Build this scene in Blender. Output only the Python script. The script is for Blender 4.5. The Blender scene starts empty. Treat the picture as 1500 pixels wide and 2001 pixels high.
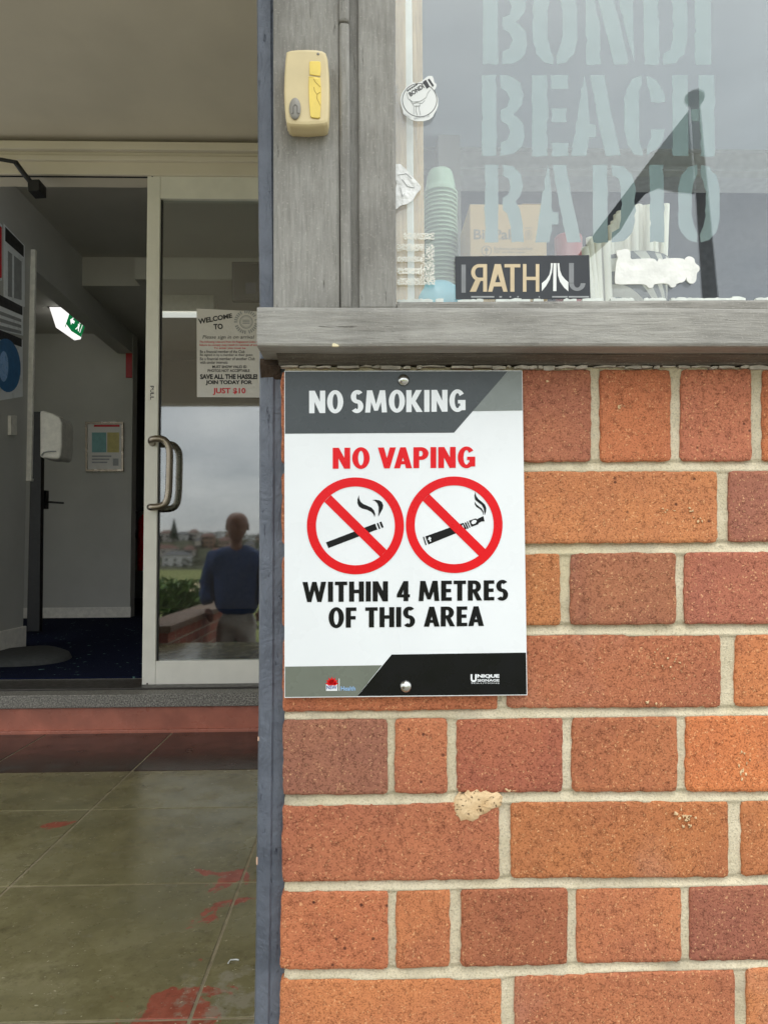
import bpy, bmesh, math, random
import numpy as np
from mathutils import Vector, Matrix, noise as mnoise

S = bpy.context.scene
C = S.collection
rnd = random.Random(7)

# ------------------------------------------------------------------ camera
CAM = Vector((-0.1472, -0.7743, -0.0882))
YAW, PITCH, ROLL = math.radians(1.604), math.radians(3.055), math.radians(-0.361)
FPX, CX, CY = 1445.0, 750.0, 1000.5        # focal length and centre of the 1500 x 2001 photograph
fwd = Vector((math.sin(YAW)*math.cos(PITCH), math.cos(YAW)*math.cos(PITCH), math.sin(PITCH)))
r0 = Vector((math.cos(YAW), -math.sin(YAW), 0)); u0 = r0.cross(fwd)
right = r0*math.cos(ROLL)+u0*math.sin(ROLL); up = -r0*math.sin(ROLL)+u0*math.cos(ROLL)
cam = bpy.data.objects.new('camera', bpy.data.cameras.new('camera')); C.objects.link(cam)
M = Matrix((right, up, -fwd)).transposed().to_4x4(); M.translation = CAM
cam.matrix_world = M
cam.data.sensor_fit = 'VERTICAL'; cam.data.sensor_height = 24.0
cam.data.lens = 24.0*FPX/2001.0
cam.data.clip_start = 0.02; cam.data.clip_end = 3000
S.camera = cam

# ------------------------------------------------------------------ world, sun, exposure
W = bpy.data.worlds.new('World'); S.world = W; W.use_nodes = True
nt = W.node_tree; nt.nodes.clear()
def N(t, ty, **kw):
    n = t.nodes.new(ty)
    for k, v in kw.items(): setattr(n, k, v)
    return n
SUN_EL, SUN_AZ = math.radians(64), math.radians(205)
sky = N(nt, 'ShaderNodeTexSky', sky_type='NISHITA', sun_disc=False, sun_elevation=SUN_EL, sun_rotation=SUN_AZ)
tc = N(nt, 'ShaderNodeTexCoord')
sep = N(nt, 'ShaderNodeSeparateXYZ'); nt.links.new(tc.outputs['Generated'], sep.inputs[0])
zz = N(nt, 'ShaderNodeMath', operation='ADD'); nt.links.new(sep.outputs[2], zz.inputs[0]); zz.inputs[1].default_value = 0.22
zm = N(nt, 'ShaderNodeMath', operation='MAXIMUM'); nt.links.new(zz.outputs[0], zm.inputs[0]); zm.inputs[1].default_value = 0.08
dv = N(nt, 'ShaderNodeVectorMath', operation='DIVIDE'); nt.links.new(tc.outputs['Generated'], dv.inputs[0])
cb = N(nt, 'ShaderNodeCombineXYZ')
for i in range(3): nt.links.new(zm.outputs[0], cb.inputs[i])
nt.links.new(cb.outputs[0], dv.inputs[1])
cn = N(nt, 'ShaderNodeTexNoise'); cn.inputs['Scale'].default_value = 1.7; cn.inputs['Detail'].default_value = 6; cn.inputs['Roughness'].default_value = .55
nt.links.new(dv.outputs[0], cn.inputs['Vector'])
cr = N(nt, 'ShaderNodeValToRGB'); nt.links.new(cn.outputs['Fac'], cr.inputs[0])
cr.color_ramp.elements[0].position = .3; cr.color_ramp.elements[0].color = (.62, .65, .68, 1)
cr.color_ramp.elements[1].position = .68; cr.color_ramp.elements[1].color = (1, 1, .985, 1)
cm = N(nt, 'ShaderNodeMix', data_type='RGBA', blend_type='MULTIPLY'); cm.inputs[0].default_value = 1
cm.inputs[7].default_value = (10.5, 10.7, 10.8, 1); nt.links.new(cr.outputs[0], cm.inputs[6])
og = N(nt, 'ShaderNodeMath', operation='MULTIPLY_ADD', use_clamp=False); og.inputs[1].default_value = .7; og.inputs[2].default_value = .76
oz = N(nt, 'ShaderNodeMath', operation='MAXIMUM'); nt.links.new(sep.outputs[2], oz.inputs[0]); oz.inputs[1].default_value = 0
nt.links.new(oz.outputs[0], og.inputs[0])
cg = N(nt, 'ShaderNodeVectorMath', operation='SCALE'); nt.links.new(cm.outputs[2], cg.inputs[0]); nt.links.new(og.outputs[0], cg.inputs['Scale'])
mx = N(nt, 'ShaderNodeMix', data_type='RGBA'); mx.inputs[0].default_value = .88
nt.links.new(sky.outputs[0], mx.inputs[6]); nt.links.new(cg.outputs[0], mx.inputs[7])
bg = N(nt, 'ShaderNodeBackground'); bg.inputs['Strength'].default_value = .15
nt.links.new(mx.outputs[2], bg.inputs[0])
wo = N(nt, 'ShaderNodeOutputWorld'); nt.links.new(bg.outputs[0], wo.inputs[0])
sun = bpy.data.objects.new('sun', bpy.data.lights.new('sun', 'SUN')); C.objects.link(sun)
sun.data.energy = 1.3; sun.data.angle = math.radians(25); sun.data.color = (1, .97, .92)
sd = Vector((-math.sin(SUN_AZ)*math.cos(SUN_EL)*-1, math.cos(SUN_AZ)*math.cos(SUN_EL), math.sin(SUN_EL)))
sun.rotation_euler = sd.to_track_quat('Z', 'Y').to_euler()
S.view_settings.view_transform = 'Standard'; S.view_settings.look = 'None'
S.view_settings.gamma = 1; S.view_settings.use_curve_mapping = False
S.view_settings.exposure = 0.6
S.cycles.max_bounces = 6; S.cycles.diffuse_bounces = 3; S.cycles.glossy_bounces = 4; S.cycles.transparent_max_bounces = 16

# ------------------------------------------------------------------ placing helpers
def ray(px, py): return right*((px-CX)/FPX)+up*((CY-py)/FPX)+fwd
def onY(px, py, Y):
    d = ray(px, py); return CAM+d*((Y-CAM.y)/d.y)
def onZ(px, py, z):
    d = ray(px, py); return CAM+d*((z-CAM.z)/d.z)
def onX(px, py, x):
    d = ray(px, py); return CAM+d*((x-CAM.x)/d.x)
def mirY(px, py, Yv, Yg):
    "a point that stands in front of a pane at Yg and is seen in it at (px,py) as if at depth Yv"
    p = onY(px, py, Yv); return Vector((p.x, 2*Yg-Yv, p.z))

def lin(r, g, b, k=1.0):
    f = lambda c: ((c/255+.055)/1.055)**2.4 if c > 10.3 else c/255/12.92
    return (f(r)*k, f(g)*k, f(b)*k, 1)

def link(o, parent=None):
    C.objects.link(o)
    if parent is not None: o.parent = parent
    return o
def tag(o, label=None, cat=None, group=None, kind=None):
    if label: o['label'] = label
    if cat: o['category'] = cat
    if group: o['group'] = group
    if kind: o['kind'] = kind
    return o
def thing(name, label, cat, loc=(0, 0, 0), group=None):
    o = bpy.data.objects.new(name, None); o.location = loc; o.empty_display_size = .05
    link(o); tag(o, label, cat, group)
    return o

class MB:
    def __init__(s): s.v = []; s.f = []; s.sm = []
    def add(s, vs, fs, smooth=False):
        b = len(s.v); s.v += [tuple(v) for v in vs]
        for f in fs: s.f.append([b+i for i in f]); s.sm.append(smooth)
    def poly(s, pts): s.add(pts, [list(range(len(pts)))])
    def box(s, a, b):
        x0, y0, z0 = [min(a[i], b[i]) for i in range(3)]; x1, y1, z1 = [max(a[i], b[i]) for i in range(3)]
        s.add([(x0,y0,z0),(x1,y0,z0),(x1,y1,z0),(x0,y1,z0),(x0,y0,z1),(x1,y0,z1),(x1,y1,z1),(x0,y1,z1)],
              [(0,3,2,1),(4,5,6,7),(0,1,5,4),(1,2,6,5),(2,3,7,6),(3,0,4,7)])
    def prism(s, pts, off):
        "closed outline pts extruded by vector off"
        n = len(pts); off = Vector(off); a = [Vector(p) for p in pts]
        s.add(a+[p+off for p in a], [list(range(n)), list(range(2*n-1, n-1, -1))]+[(i, i+n, (i+1) % n+n, (i+1) % n) for i in range(n)])
    def pxprism(s, pxs, Y, t):
        s.prism([onY(x, y, Y) for x, y in pxs], (0, t, 0))
    def tube(s, path, rad, n=12, caps=True):
        path = [Vector(p) for p in path]; m = len(path)
        rads = rad if isinstance(rad, (list, tuple)) else [rad]*m
        vs = []; prev = None
        for i, p in enumerate(path):
            t = (path[min(i+1, m-1)]-path[max(i-1, 0)]).normalized()
            if prev is None:
                a = Vector((0, 0, 1)) if abs(t.z) < .9 else Vector((1, 0, 0)); nrm = t.cross(a).normalized()
            else: nrm = (prev-t*prev.dot(t)).normalized()
            prev = nrm; bn = t.cross(nrm)
            vs += [p+(nrm*math.cos(2*math.pi*k/n)+bn*math.sin(2*math.pi*k/n))*rads[i] for k in range(n)]
        fs = [(i*n+k, i*n+(k+1) % n, (i+1)*n+(k+1) % n, (i+1)*n+k) for i in range(m-1) for k in range(n)]
        s.add(vs, fs, True)
        if caps: s.add(vs[:n], [list(range(n-1, -1, -1))]); s.add(vs[-n:], [list(range(n))])
    def lathe(s, prof, c, n=24, axis='Z'):
        c = Vector(c); vs = []
        for r, h in prof:
            for k in range(n):
                a = 2*math.pi*k/n
                if axis == 'Z': vs.append(c+Vector((r*math.cos(a), r*math.sin(a), h)))
                else: vs.append(c+Vector((r*math.cos(a), h, r*math.sin(a))))
        m = len(prof)
        s.add(vs, [(i*n+k, i*n+(k+1) % n, (i+1)*n+(k+1) % n, (i+1)*n+k) for i in range(m-1) for k in range(n)], True)
    def build(s, name, mat, parent=None, bevel=0, seg=2, fix=True):
        me = bpy.data.meshes.new(name); me.from_pydata(s.v, [], s.f)
        for p, sm in zip(me.polygons, s.sm): p.use_smooth = sm
        if fix:
            bm = bmesh.new(); bm.from_mesh(me); bmesh.ops.recalc_face_normals(bm, faces=bm.faces); bm.to_mesh(me); bm.free()
        me.materials.append(mat)
        o = bpy.data.objects.new(name, me); link(o, parent)
        if parent is not None: o.matrix_parent_inverse = Matrix.Translation(-parent.location) if parent.parent is None else (Matrix.Translation(-(parent.location)) if parent.type == 'EMPTY' else Matrix())
        if bevel:
            b = o.modifiers.new('bevel', 'BEVEL'); b.width = bevel; b.segments = seg; b.limit_method = 'ANGLE'; b.angle_limit = math.radians(40)
        return o

# ------------------------------------------------------------------ materials
def newmat(name):
    m = bpy.data.materials.new(name); m.use_nodes = True; t = m.node_tree; t.nodes.clear()
    out = N(t, 'ShaderNodeOutputMaterial'); p = N(t, 'ShaderNodeBsdfPrincipled'); t.links.new(p.outputs[0], out.inputs[0])
    return m, t, p
def coords(t, scale=(1, 1, 1), rnd_off=False):
    c = N(t, 'ShaderNodeTexCoord'); mp = N(t, 'ShaderNodeMapping'); mp.inputs['Scale'].default_value = scale
    t.links.new(c.outputs['Object'], mp.inputs[0])
    if rnd_off:
        oi = N(t, 'ShaderNodeObjectInfo'); ml = N(t, 'ShaderNodeVectorMath', operation='SCALE'); ml.inputs[0].default_value = (17, 31, 23)
        t.links.new(oi.outputs['Random'], ml.inputs['Scale']); t.links.new(ml.outputs[0], mp.inputs['Location'])
    return mp.outputs[0]
def noise(t, vec, scale, detail=4, rough=.55, dist=0):
    n = N(t, 'ShaderNodeTexNoise'); n.inputs['Scale'].default_value = scale; n.inputs['Detail'].default_value = detail
    n.inputs['Roughness'].default_value = rough; n.inputs['Distortion'].default_value = dist
    t.links.new(vec, n.inputs['Vector']); return n.outputs['Fac']
def ramp(t, fac, stops):
    r = N(t, 'ShaderNodeValToRGB'); e = r.color_ramp.elements
    while len(e) < len(stops): e.new(.5)
    for el, (p, c) in zip(e, stops):
        el.position = p; el.color = c if isinstance(c, (tuple, list)) else (c, c, c, 1)
    t.links.new(fac, r.inputs[0]); return r.outputs[0]
def mixc(t, fac, a, b, mode='MIX'):
    m = N(t, 'ShaderNodeMix', data_type='RGBA', blend_type=mode)
    for i, v in ((0, fac), (6, a), (7, b)):
        if isinstance(v, (int, float)): m.inputs[i].default_value = v
        elif isinstance(v, tuple): m.inputs[i].default_value = v
        else: t.links.new(v, m.inputs[i])
    return m.outputs[2]
def math_(t, op, a, b=0, clamp=False):
    m = N(t, 'ShaderNodeMath', operation=op, use_clamp=clamp)
    for i, v in ((0, a), (1, b)):
        if isinstance(v, (int, float)): m.inputs[i].default_value = v
        else: t.links.new(v, m.inputs[i])
    return m.outputs[0]
def bump(t, p, h, strength=.5, dist=.002, prev=None):
    b = N(t, 'ShaderNodeBump'); b.inputs['Strength'].default_value = strength; b.inputs['Distance'].default_value = dist
    t.links.new(h, b.inputs['Height'])
    if prev is not None: t.links.new(prev, b.inputs['Normal'])
    t.links.new(b.outputs[0], p.inputs['Normal']); return b.outputs[0]
def setp(p, **kw):
    nm = {'rough': 'Roughness', 'metal': 'Metallic', 'spec': 'Specular IOR Level', 'col': 'Base Color', 'coat': 'Coat Weight', 'ior': 'IOR'}
    for k, v in kw.items(): p.inputs[nm[k]].default_value = v

def plain(name, col, rough=.5, var=.12, vscale=30, bmp=.15, bscale=200, metal=0, spec=.5, bd=.0006):
    "paint or plastic with slight mottling and fine relief"
    m, t, p = newmat(name); v = coords(t)
    n = noise(t, v, vscale, 5)
    dk = tuple(c*(1-var) for c in col[:3])+(1,); lt = tuple(min(1, c*(1+var)) for c in col[:3])+(1,)
    t.links.new(ramp(t, n, [(.3, dk), (.7, lt)]), p.inputs['Base Color'])
    rr = ramp(t, noise(t, v, vscale*1.7, 4), [(.3, max(.02, rough-.08)), (.7, min(1, rough+.08))]); t.links.new(rr, p.inputs['Roughness'])
    setp(p, metal=metal, spec=spec)
    if bmp: bump(t, p, noise(t, v, bscale, 3), bmp, bd)
    return m
def emit(name, col, s):
    m, t, p = newmat(name); setp(p, col=col, rough=.4); p.inputs['Emission Color'].default_value = col; p.inputs['Emission Strength'].default_value = s
    return m

def mat_brick():
    m, t, p = newmat('brick_clay'); v = coords(t, rnd_off=True); oi = N(t, 'ShaderNodeObjectInfo')
    base = oi.outputs['Color']
    mot = noise(t, v, 14, 6, .6); fine = noise(t, v, 560, 3, .7); mid = noise(t, v, 110, 5, .65)
    c = mixc(t, ramp(t, mot, [(.36, 0.0), (.7, .6)]), base, mixc(t, 1.0, base, lin(214, 212, 238), 'MULTIPLY'))
    c = mixc(t, ramp(t, noise(t, v, 9, 4), [(.42, 0), (.7, .5)]), c, mixc(t, 1.0, base, (1.18, 1.26, 1.15, 1), 'MULTIPLY'))
    c = mixc(t, ramp(t, mid, [(.32, .3), (.46, 0)]), c, mixc(t, 1.0, c, (.62, .58, .57, 1), 'MULTIPLY'))
    c = mixc(t, ramp(t, fine, [(.37, .9), (.49, 0)]), c, mixc(t, 1.0, c, (.44, .4, .37, 1), 'MULTIPLY'))
    # pale grit
    vo = N(t, 'ShaderNodeTexVoronoi'); vo.inputs['Scale'].default_value = 380; nd = N(t, 'ShaderNodeTexNoise'); nd.inputs['Scale'].default_value = 300; t.links.new(v, nd.inputs['Vector']); va = N(t, 'ShaderNodeVectorMath', operation='MULTIPLY_ADD'); t.links.new(nd.outputs['Color'], va.inputs[0]); va.inputs[1].default_value = (.006, .006, .006); t.links.new(v, va.inputs[2]); t.links.new(va.outputs[0], vo.inputs['Vector'])
    sc = N(t, 'ShaderNodeSeparateColor'); t.links.new(vo.outputs['Color'], sc.inputs[0])
    grit = math_(t, 'MULTIPLY', ramp(t, vo.outputs['Distance'], [(.2, 1), (.42, 0)]), ramp(t, sc.outputs[0], [(.62, 0), (.9, .85)]))
    c = mixc(t, grit, c, mixc(t, .5, base, lin(250, 205, 150)))
    # short cracks: thin cell borders kept only here and there
    nz = N(t, 'ShaderNodeTexNoise'); nz.inputs['Scale'].default_value = 260; t.links.new(v, nz.inputs['Vector'])
    add = N(t, 'ShaderNodeVectorMath', operation='MULTIPLY_ADD'); t.links.new(nz.outputs['Color'], add.inputs[0]); add.inputs[1].default_value = (.004, .004, .004); t.links.new(v, add.inputs[2])
    vc = N(t, 'ShaderNodeTexVoronoi', feature='DISTANCE_TO_EDGE'); vc.inputs['Scale'].default_value = 380; t.links.new(add.outputs[0], vc.inputs['Vector'])
    crack = math_(t, 'MULTIPLY', ramp(t, vc.outputs['Distance'], [(.04, 1), (.12, 0)]), ramp(t, noise(t, v, 170, 4), [(.52, 0), (.64, .55)]))
    c = mixc(t, crack, c, mixc(t, 1.0, base, (.3, .24, .22, 1), 'MULTIPLY'))
    # dark iron spots
    vd = N(t, 'ShaderNodeTexVoronoi'); vd.inputs['Scale'].default_value = 95; t.links.new(v, vd.inputs['Vector'])
    sd_ = N(t, 'ShaderNodeSeparateColor'); t.links.new(vd.outputs['Color'], sd_.inputs[0])
    spot = math_(t, 'MULTIPLY', ramp(t, vd.outputs['Distance'], [(.1, 1), (.2, 0)]), ramp(t, sd_.outputs[1], [(.9, 0), (.94, .8)]))
    c = mixc(t, spot, c, lin(62, 34, 30))
    # lime bloom
    bl = math_(t, 'MULTIPLY', ramp(t, noise(t, v, 7, 3), [(.62, 0), (.8, .35)]), ramp(t, fine, [(.35, .3), (.6, 1)]))
    c = mixc(t, bl, c, lin(215, 170, 150))
    t.links.new(c, p.inputs['Base Color']); setp(p, rough=.88, spec=.25)
    h = math_(t, 'ADD', math_(t, 'MULTIPLY', fine, .5), mid); h = math_(t, 'SUBTRACT', h, math_(t, 'MULTIPLY', crack, .8)); h = math_(t, 'SUBTRACT', h, math_(t, 'MULTIPLY', spot, .7))
    bump(t, p, h, .8, .0014)
    return m
def mat_mortar():
    m, t, p = newmat('mortar_sand'); v = coords(t)
    c = ramp(t, noise(t, v, 18, 5), [(.3, lin(202, 190, 160)), (.7, lin(228, 216, 188))])
    c = mixc(t, ramp(t, noise(t, v, 520, 3, .7), [(.34, .5), (.5, 0)]), c, lin(130, 121, 98))
    c = mixc(t, ramp(t, noise(t, v, 690, 2), [(.62, 0), (.7, .6)]), c, lin(228, 222, 205))
    c = mixc(t, ramp(t, noise(t, v, 6, 3), [(.5, 0), (.72, .5)]), c, lin(196, 184, 146))
    c = mixc(t, ramp(t, noise(t, v, 11, 5, .65), [(.52, 0), (.72, .6)]), c, lin(150, 141, 124))
    c = mixc(t, ramp(t, noise(t, v, 75, 4, .6), [(.66, 0), (.74, .55)]), c, lin(104, 96, 80))
    t.links.new(c, p.inputs['Base Color']); setp(p, rough=.95, spec=.2)
    bump(t, p, noise(t, v, 420, 5, .7), .8, .002)
    return m
def mat_wood(name, vertical, a, b, edge=None):
    m, t, p = newmat(name)
    v = coords(t, (1, 1, .1) if vertical else (.09, 1, 1), rnd_off=True); v2 = coords(t, rnd_off=True)
    g = noise(t, v, 340, 6, .65); g2 = noise(t, v, 90, 5, .6); big = noise(t, v2, 9, 5, .6)
    c = ramp(t, g, [(.3, a), (.68, b)])
    c = mixc(t, ramp(t, g2, [(.35, .5), (.55, 0)]), c, mixc(t, 1.0, c, (.74, .73, .71, 1), 'MULTIPLY'))
    c = mixc(t, ramp(t, big, [(.36, .85), (.6, 0)]), c, mixc(t, 1.0, c, (.66, .65, .64, 1), 'MULTIPLY'))
    sq = noise(t, v2, 420, 3, .7)
    ck = ramp(t, noise(t, v, 210, 4, .7, .4), [(.29, 1), (.35, 0)])
    c = mixc(t, math_(t, 'MULTIPLY', ck, .7), c, lin(74, 69, 62))
    wp_ = ramp(t, noise(t, v, 30, 6, .7, .5), [(.6, 0), (.78, .55)]); c = mixc(t, wp_, c, lin(190, 186, 176))
    c = mixc(t, ramp(t, sq, [(.58, 0), (.72, .5)]), c, lin(186, 182, 172))
    t.links.new(c, p.inputs['Base Color']); setp(p, rough=.62, spec=.35)
    h = math_(t, 'ADD', g, math_(t, 'MULTIPLY', g2, .7)); h = math_(t, 'ADD', h, math_(t, 'MULTIPLY', sq, .35)); h = math_(t, 'SUBTRACT', h, math_(t, 'MULTIPLY', ck, .8))
    bump(t, p, h, .6, .0016)
    return m
def mat_blue():
    m, t, p = newmat('blue_gloss_paint'); v = coords(t); vs = coords(t, (1, 1, .25))
    c = ramp(t, noise(t, v, 22, 4), [(.3, lin(80, 86, 97)), (.7, lin(102, 108, 119))])
    chip = ramp(t, noise(t, vs, 120, 5, .7), [(.3, 1), (.36, 0)])
    c = mixc(t, math_(t, 'MULTIPLY', chip, .6), c, lin(66, 72, 92))
    t.links.new(c, p.inputs['Base Color']); setp(p, rough=.42)
    h = math_(t, 'ADD', noise(t, vs, 70, 4, .6, 1.2), math_(t, 'MULTIPLY', chip, -.7)); h = math_(t, 'ADD', h, noise(t, v, 26, 5, .6, 1.5)); bump(t, p, h, .8, .004)
    return m
def mat_glass(name, ior, tint=(1, 1, 1, 1), dirt=0.0, rough=0.0):
    "thin pane: clear with mirror reflection by Fresnel"
    m = bpy.data.materials.new(name); m.use_nodes = True; t = m.node_tree; t.nodes.clear()
    out = N(t, 'ShaderNodeOutputMaterial'); tr = N(t, 'ShaderNodeBsdfTransparent'); tr.inputs[0].default_value = tint
    gl = N(t, 'ShaderNodeBsdfGlossy'); gl.inputs['Roughness'].default_value = rough; gl.inputs[0].default_value = (1, 1, 1, 1)
    lw = N(t, 'ShaderNodeLayerWeight'); lw.inputs[0].default_value = .5
    f0 = ((ior-1)/(ior+1))**2; f5 = math_(t, 'POWER', lw.outputs['Facing'], 5); fac = math_(t, 'MULTIPLY_ADD', f5, 1-f0); fac.node.inputs[2].default_value = f0
    mxs = N(t, 'ShaderNodeMixShader'); t.links.new(fac, mxs.inputs[0]); t.links.new(tr.outputs[0], mxs.inputs[1]); t.links.new(gl.outputs[0], mxs.inputs[2])
    last = mxs.outputs[0]
    if dirt:
        v = coords(t); d = N(t, 'ShaderNodeBsdfDiffuse'); d.inputs[0].default_value = lin(200, 205, 205)
        f = math_(t, 'MULTIPLY', math_(t, 'ADD', ramp(t, noise(t, v, 5, 5, .6), [(.35, .3), (.7, 1)]), ramp(t, noise(t, v, 300, 2), [(.7, 0), (.76, 2)])), dirt)
        ms = N(t, 'ShaderNodeMixShader'); t.links.new(f, ms.inputs[0]); t.links.new(last, ms.inputs[1]); t.links.new(d.outputs[0], ms.inputs[2]); last = ms.outputs[0]
    t.links.new(last, out.inputs[0]); return m
def mat_floor():
    m, t, p = newmat('worn_painted_concrete'); v = coords(t)
    c = ramp(t, noise(t, v, 5, 6, .65), [(.3, lin(102, 95, 63)), (.5, lin(128, 120, 84)), (.72, lin(154, 146, 110))])
    c = mixc(t, ramp(t, noise(t, v, 40, 5, .7), [(.5, 0), (.72, .55)]), c, lin(142, 132, 100))
    c = mixc(t, ramp(t, noise(t, v, 24, 6, .7), [(.3, .55), (.46, 0)]), c, lin(74, 68, 44))
    c = mixc(t, ramp(t, noise(t, v, 2.6, 3), [(.45, 0), (.7, .6)]), c, lin(104, 100, 74))
    # red older coat where the olive paint has worn off, mostly by the corner post
    ge = N(t, 'ShaderNodeNewGeometry')
    near = None
    for (qx, qy, rad, amt) in ((478, 1745, .2, .27), (345, 1965, .2, .3), (405, 1795, .13, .22), (440, 1900, .12, .18), (110, 1590, .2, .12)):
        dm = N(t, 'ShaderNodeVectorMath', operation='DISTANCE'); t.links.new(ge.outputs['Position'], dm.inputs[0]); dm.inputs[1].default_value = tuple(onZ(qx, qy, FLOOR_Z))
        f = math_(t, 'MULTIPLY', ramp(t, math_(t, 'DIVIDE', dm.outputs['Value'], rad), [(.0, 1.0), (1.0, .0)]), amt); near = f if near is None else math_(t, 'MAXIMUM', near, f)
    near = math_(t, 'SUBTRACT', near, .07)
    wn = math_(t, 'ADD', noise(t, v, 7.5, 6, .62, .6), near)
    wear = ramp(t, math_(t, 'ADD', wn, math_(t, 'MULTIPLY', math_(t, 'SUBTRACT', noise(t, v, 60, 4, .7), .5), .09)), [(.64, 0), (.655, 1)])
    red = ramp(t, noise(t, v, 50, 4), [(.3, lin(140, 70, 52)), (.7, lin(168, 92, 72))])
    c = mixc(t, wear, c, red)
    dg = N(t, 'ShaderNodeVectorMath', operation='DISTANCE'); t.links.new(ge.outputs['Position'], dg.inputs[0]); dg.inputs[1].default_value = tuple(onZ(465, 1955, FLOOR_Z))
    gn = math_(t, 'ADD', noise(t, v, 22, 6, .65), ramp(t, dg.outputs['Value'], [(.0, .25), (.14, .0)]))
    c = mixc(t, ramp(t, gn, [(.62, 0), (.74, .75)]), c, lin(150, 143, 124))
    c = mixc(t, ramp(t, noise(t, v, 130, 3, .5), [(.69, 0), (.73, .85)]), c, lin(198, 190, 160))
    c = mixc(t, ramp(t, noise(t, v, 85, 6, .75), [(.3, .5), (.44, 0)]), c, lin(62, 56, 36))
    t.links.new(c, p.inputs['Base Color'])
    t.links.new(ramp(t, noise(t, v, 9, 5), [(.3, .16), (.7, .34)]), p.inputs['Roughness']); setp(p, spec=.6)
    h = math_(t, 'SUBTRACT', noise(t, v, 60, 5, .6), math_(t, 'MULTIPLY', wear, .5)); bump(t, p, h, .12, .002)
    return m
def mat_granite():
    m, t, p = newmat('speckled_granite'); v = coords(t)
    c = ramp(t, noise(t, v, 190, 3, .7), [(.32, lin(48, 46, 44)), (.5, lin(118, 114, 106)), (.68, lin(172, 168, 158))])
    t.links.new(c, p.inputs['Base Color']); setp(p, rough=.5); bump(t, p, noise(t, v, 300, 3), .3, .001); return m
def mat_carpet():
    m, t, p = newmat('navy_carpet'); v = coords(t)
    c = ramp(t, noise(t, v, 160, 3), [(.3, lin(10, 14, 30)), (.7, lin(20, 28, 56))])
    c = mixc(t, ramp(t, noise(t, v, 26, 2), [(.68, 0), (.72, .8)]), c, lin(110, 150, 140))
    t.links.new(c, p.inputs['Base Color']); setp(p, rough=1, spec=.1); bump(t, p, noise(t, v, 500, 2), .6, .004); return m
def mat_leaf(name, a, b):
    m, t, p = newmat(name); oi = N(t, 'ShaderNodeNewGeometry'); c = ramp(t, oi.outputs['Random Per Island'], [(0, a), (1, b)])
    t.links.new(c, p.inputs['Base Color']); setp(p, rough=.55); return m
def mat_facebrick(name):
    m, t, p = newmat(name); v = coords(t)
    b = N(t, 'ShaderNodeTexBrick'); b.inputs['Scale'].default_value = 1; b.inputs['Brick Width'].default_value = .24; b.inputs['Row Height'].default_value = .086; b.inputs['Mortar Size'].default_value = .006
    b.inputs['Color1'].default_value = lin(150, 82, 56); b.inputs['Color2'].default_value = lin(120, 66, 48); b.inputs['Mortar'].default_value = lin(160, 152, 132)
    sx = N(t, 'ShaderNodeSeparateXYZ'); t.links.new(v, sx.inputs[0]); cx = N(t, 'ShaderNodeCombineXYZ')
    t.links.new(math_(t, 'ADD', sx.outputs[0], sx.outputs[1]), cx.inputs[0]); t.links.new(sx.outputs[2], cx.inputs[1])
    t.links.new(cx.outputs[0], b.inputs['Vector']); t.links.new(b.outputs['Color'], p.inputs['Base Color']); setp(p, rough=.9); return m

# depths that the whole place hangs on
GLASS_Y = .034
DOOR_Y = 2.28                       # front of the sliding door
RISER_Y = 2.13
FLOOR_Z = onY(250, 1431, RISER_Y).z
IN_Z = onY(150, 1338, DOOR_Y).z
CEIL_Z = onY(250, 277, DOOR_Y).z
GROUND_Z = CAM.z-1.46

MT = dict(
    brick=mat_brick(), mortar=mat_mortar(),
    wood_v=mat_wood('weathered_grey_timber', True, lin(136, 134, 128), lin(160, 157, 151)),
    wood_h=mat_wood('weathered_grey_sill', False, lin(142, 140, 134), lin(168, 165, 158)),
    blue=mat_blue(), floor=mat_floor(), granite=mat_granite(), carpet=mat_carpet(),
    pane=mat_glass('window_glass', 1.8, (.95, .97, .965, 1), .02), door_pane=mat_glass('door_glass', 2.25, (.8, .83, .82, 1), .008, .026),
    white=plain('white_paint', lin(226, 222, 212), .45), alu=plain('cream_powder_coat', lin(228, 225, 214), .38, .05, 12),
    wall_in=plain('interior_wall_paint', lin(182, 181, 175), .7, .05, 4), ceil=plain('ceiling_paint', lin(214, 204, 186), .7, .06, 3),
    red_riser=plain('red_step_paint', lin(172, 104, 84), .3, .22, 9), steel=plain('brushed_steel', lin(140, 130, 116), .3, .06, 20, 0, metal=1),
    dark=plain('near_black', lin(22, 22, 24), .5), pave=plain('grey_pavement', lin(128, 125, 118), .9, .15, 6),
    sign_white=plain('sign_white', lin(232, 235, 236), .3, .025, 12, .05, 300, spec=.25), sign_red=plain('sign_red', lin(222, 10, 22), .3, .04, 20, .05, 300, spec=.25),
    sign_black=plain('sign_black', lin(10, 11, 14), .28, .1, 20, .05, 300, spec=.22), sign_dk=plain('sign_dark_grey', lin(76, 81, 83), .28, .05, 40, .08, 400, spec=.22),
    sign_lt=plain('sign_light_grey', lin(128, 134, 130), .28, .05, 40, .06, 300, spec=.25), sign_ol=plain('sign_olive_grey', lin(112, 117, 106), .28, .05, 40, .06, 300, spec=.25),
    silver=plain('dome_screw_metal', lin(200, 200, 195), .22, .05, 60, 0, metal=1),
)
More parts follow.
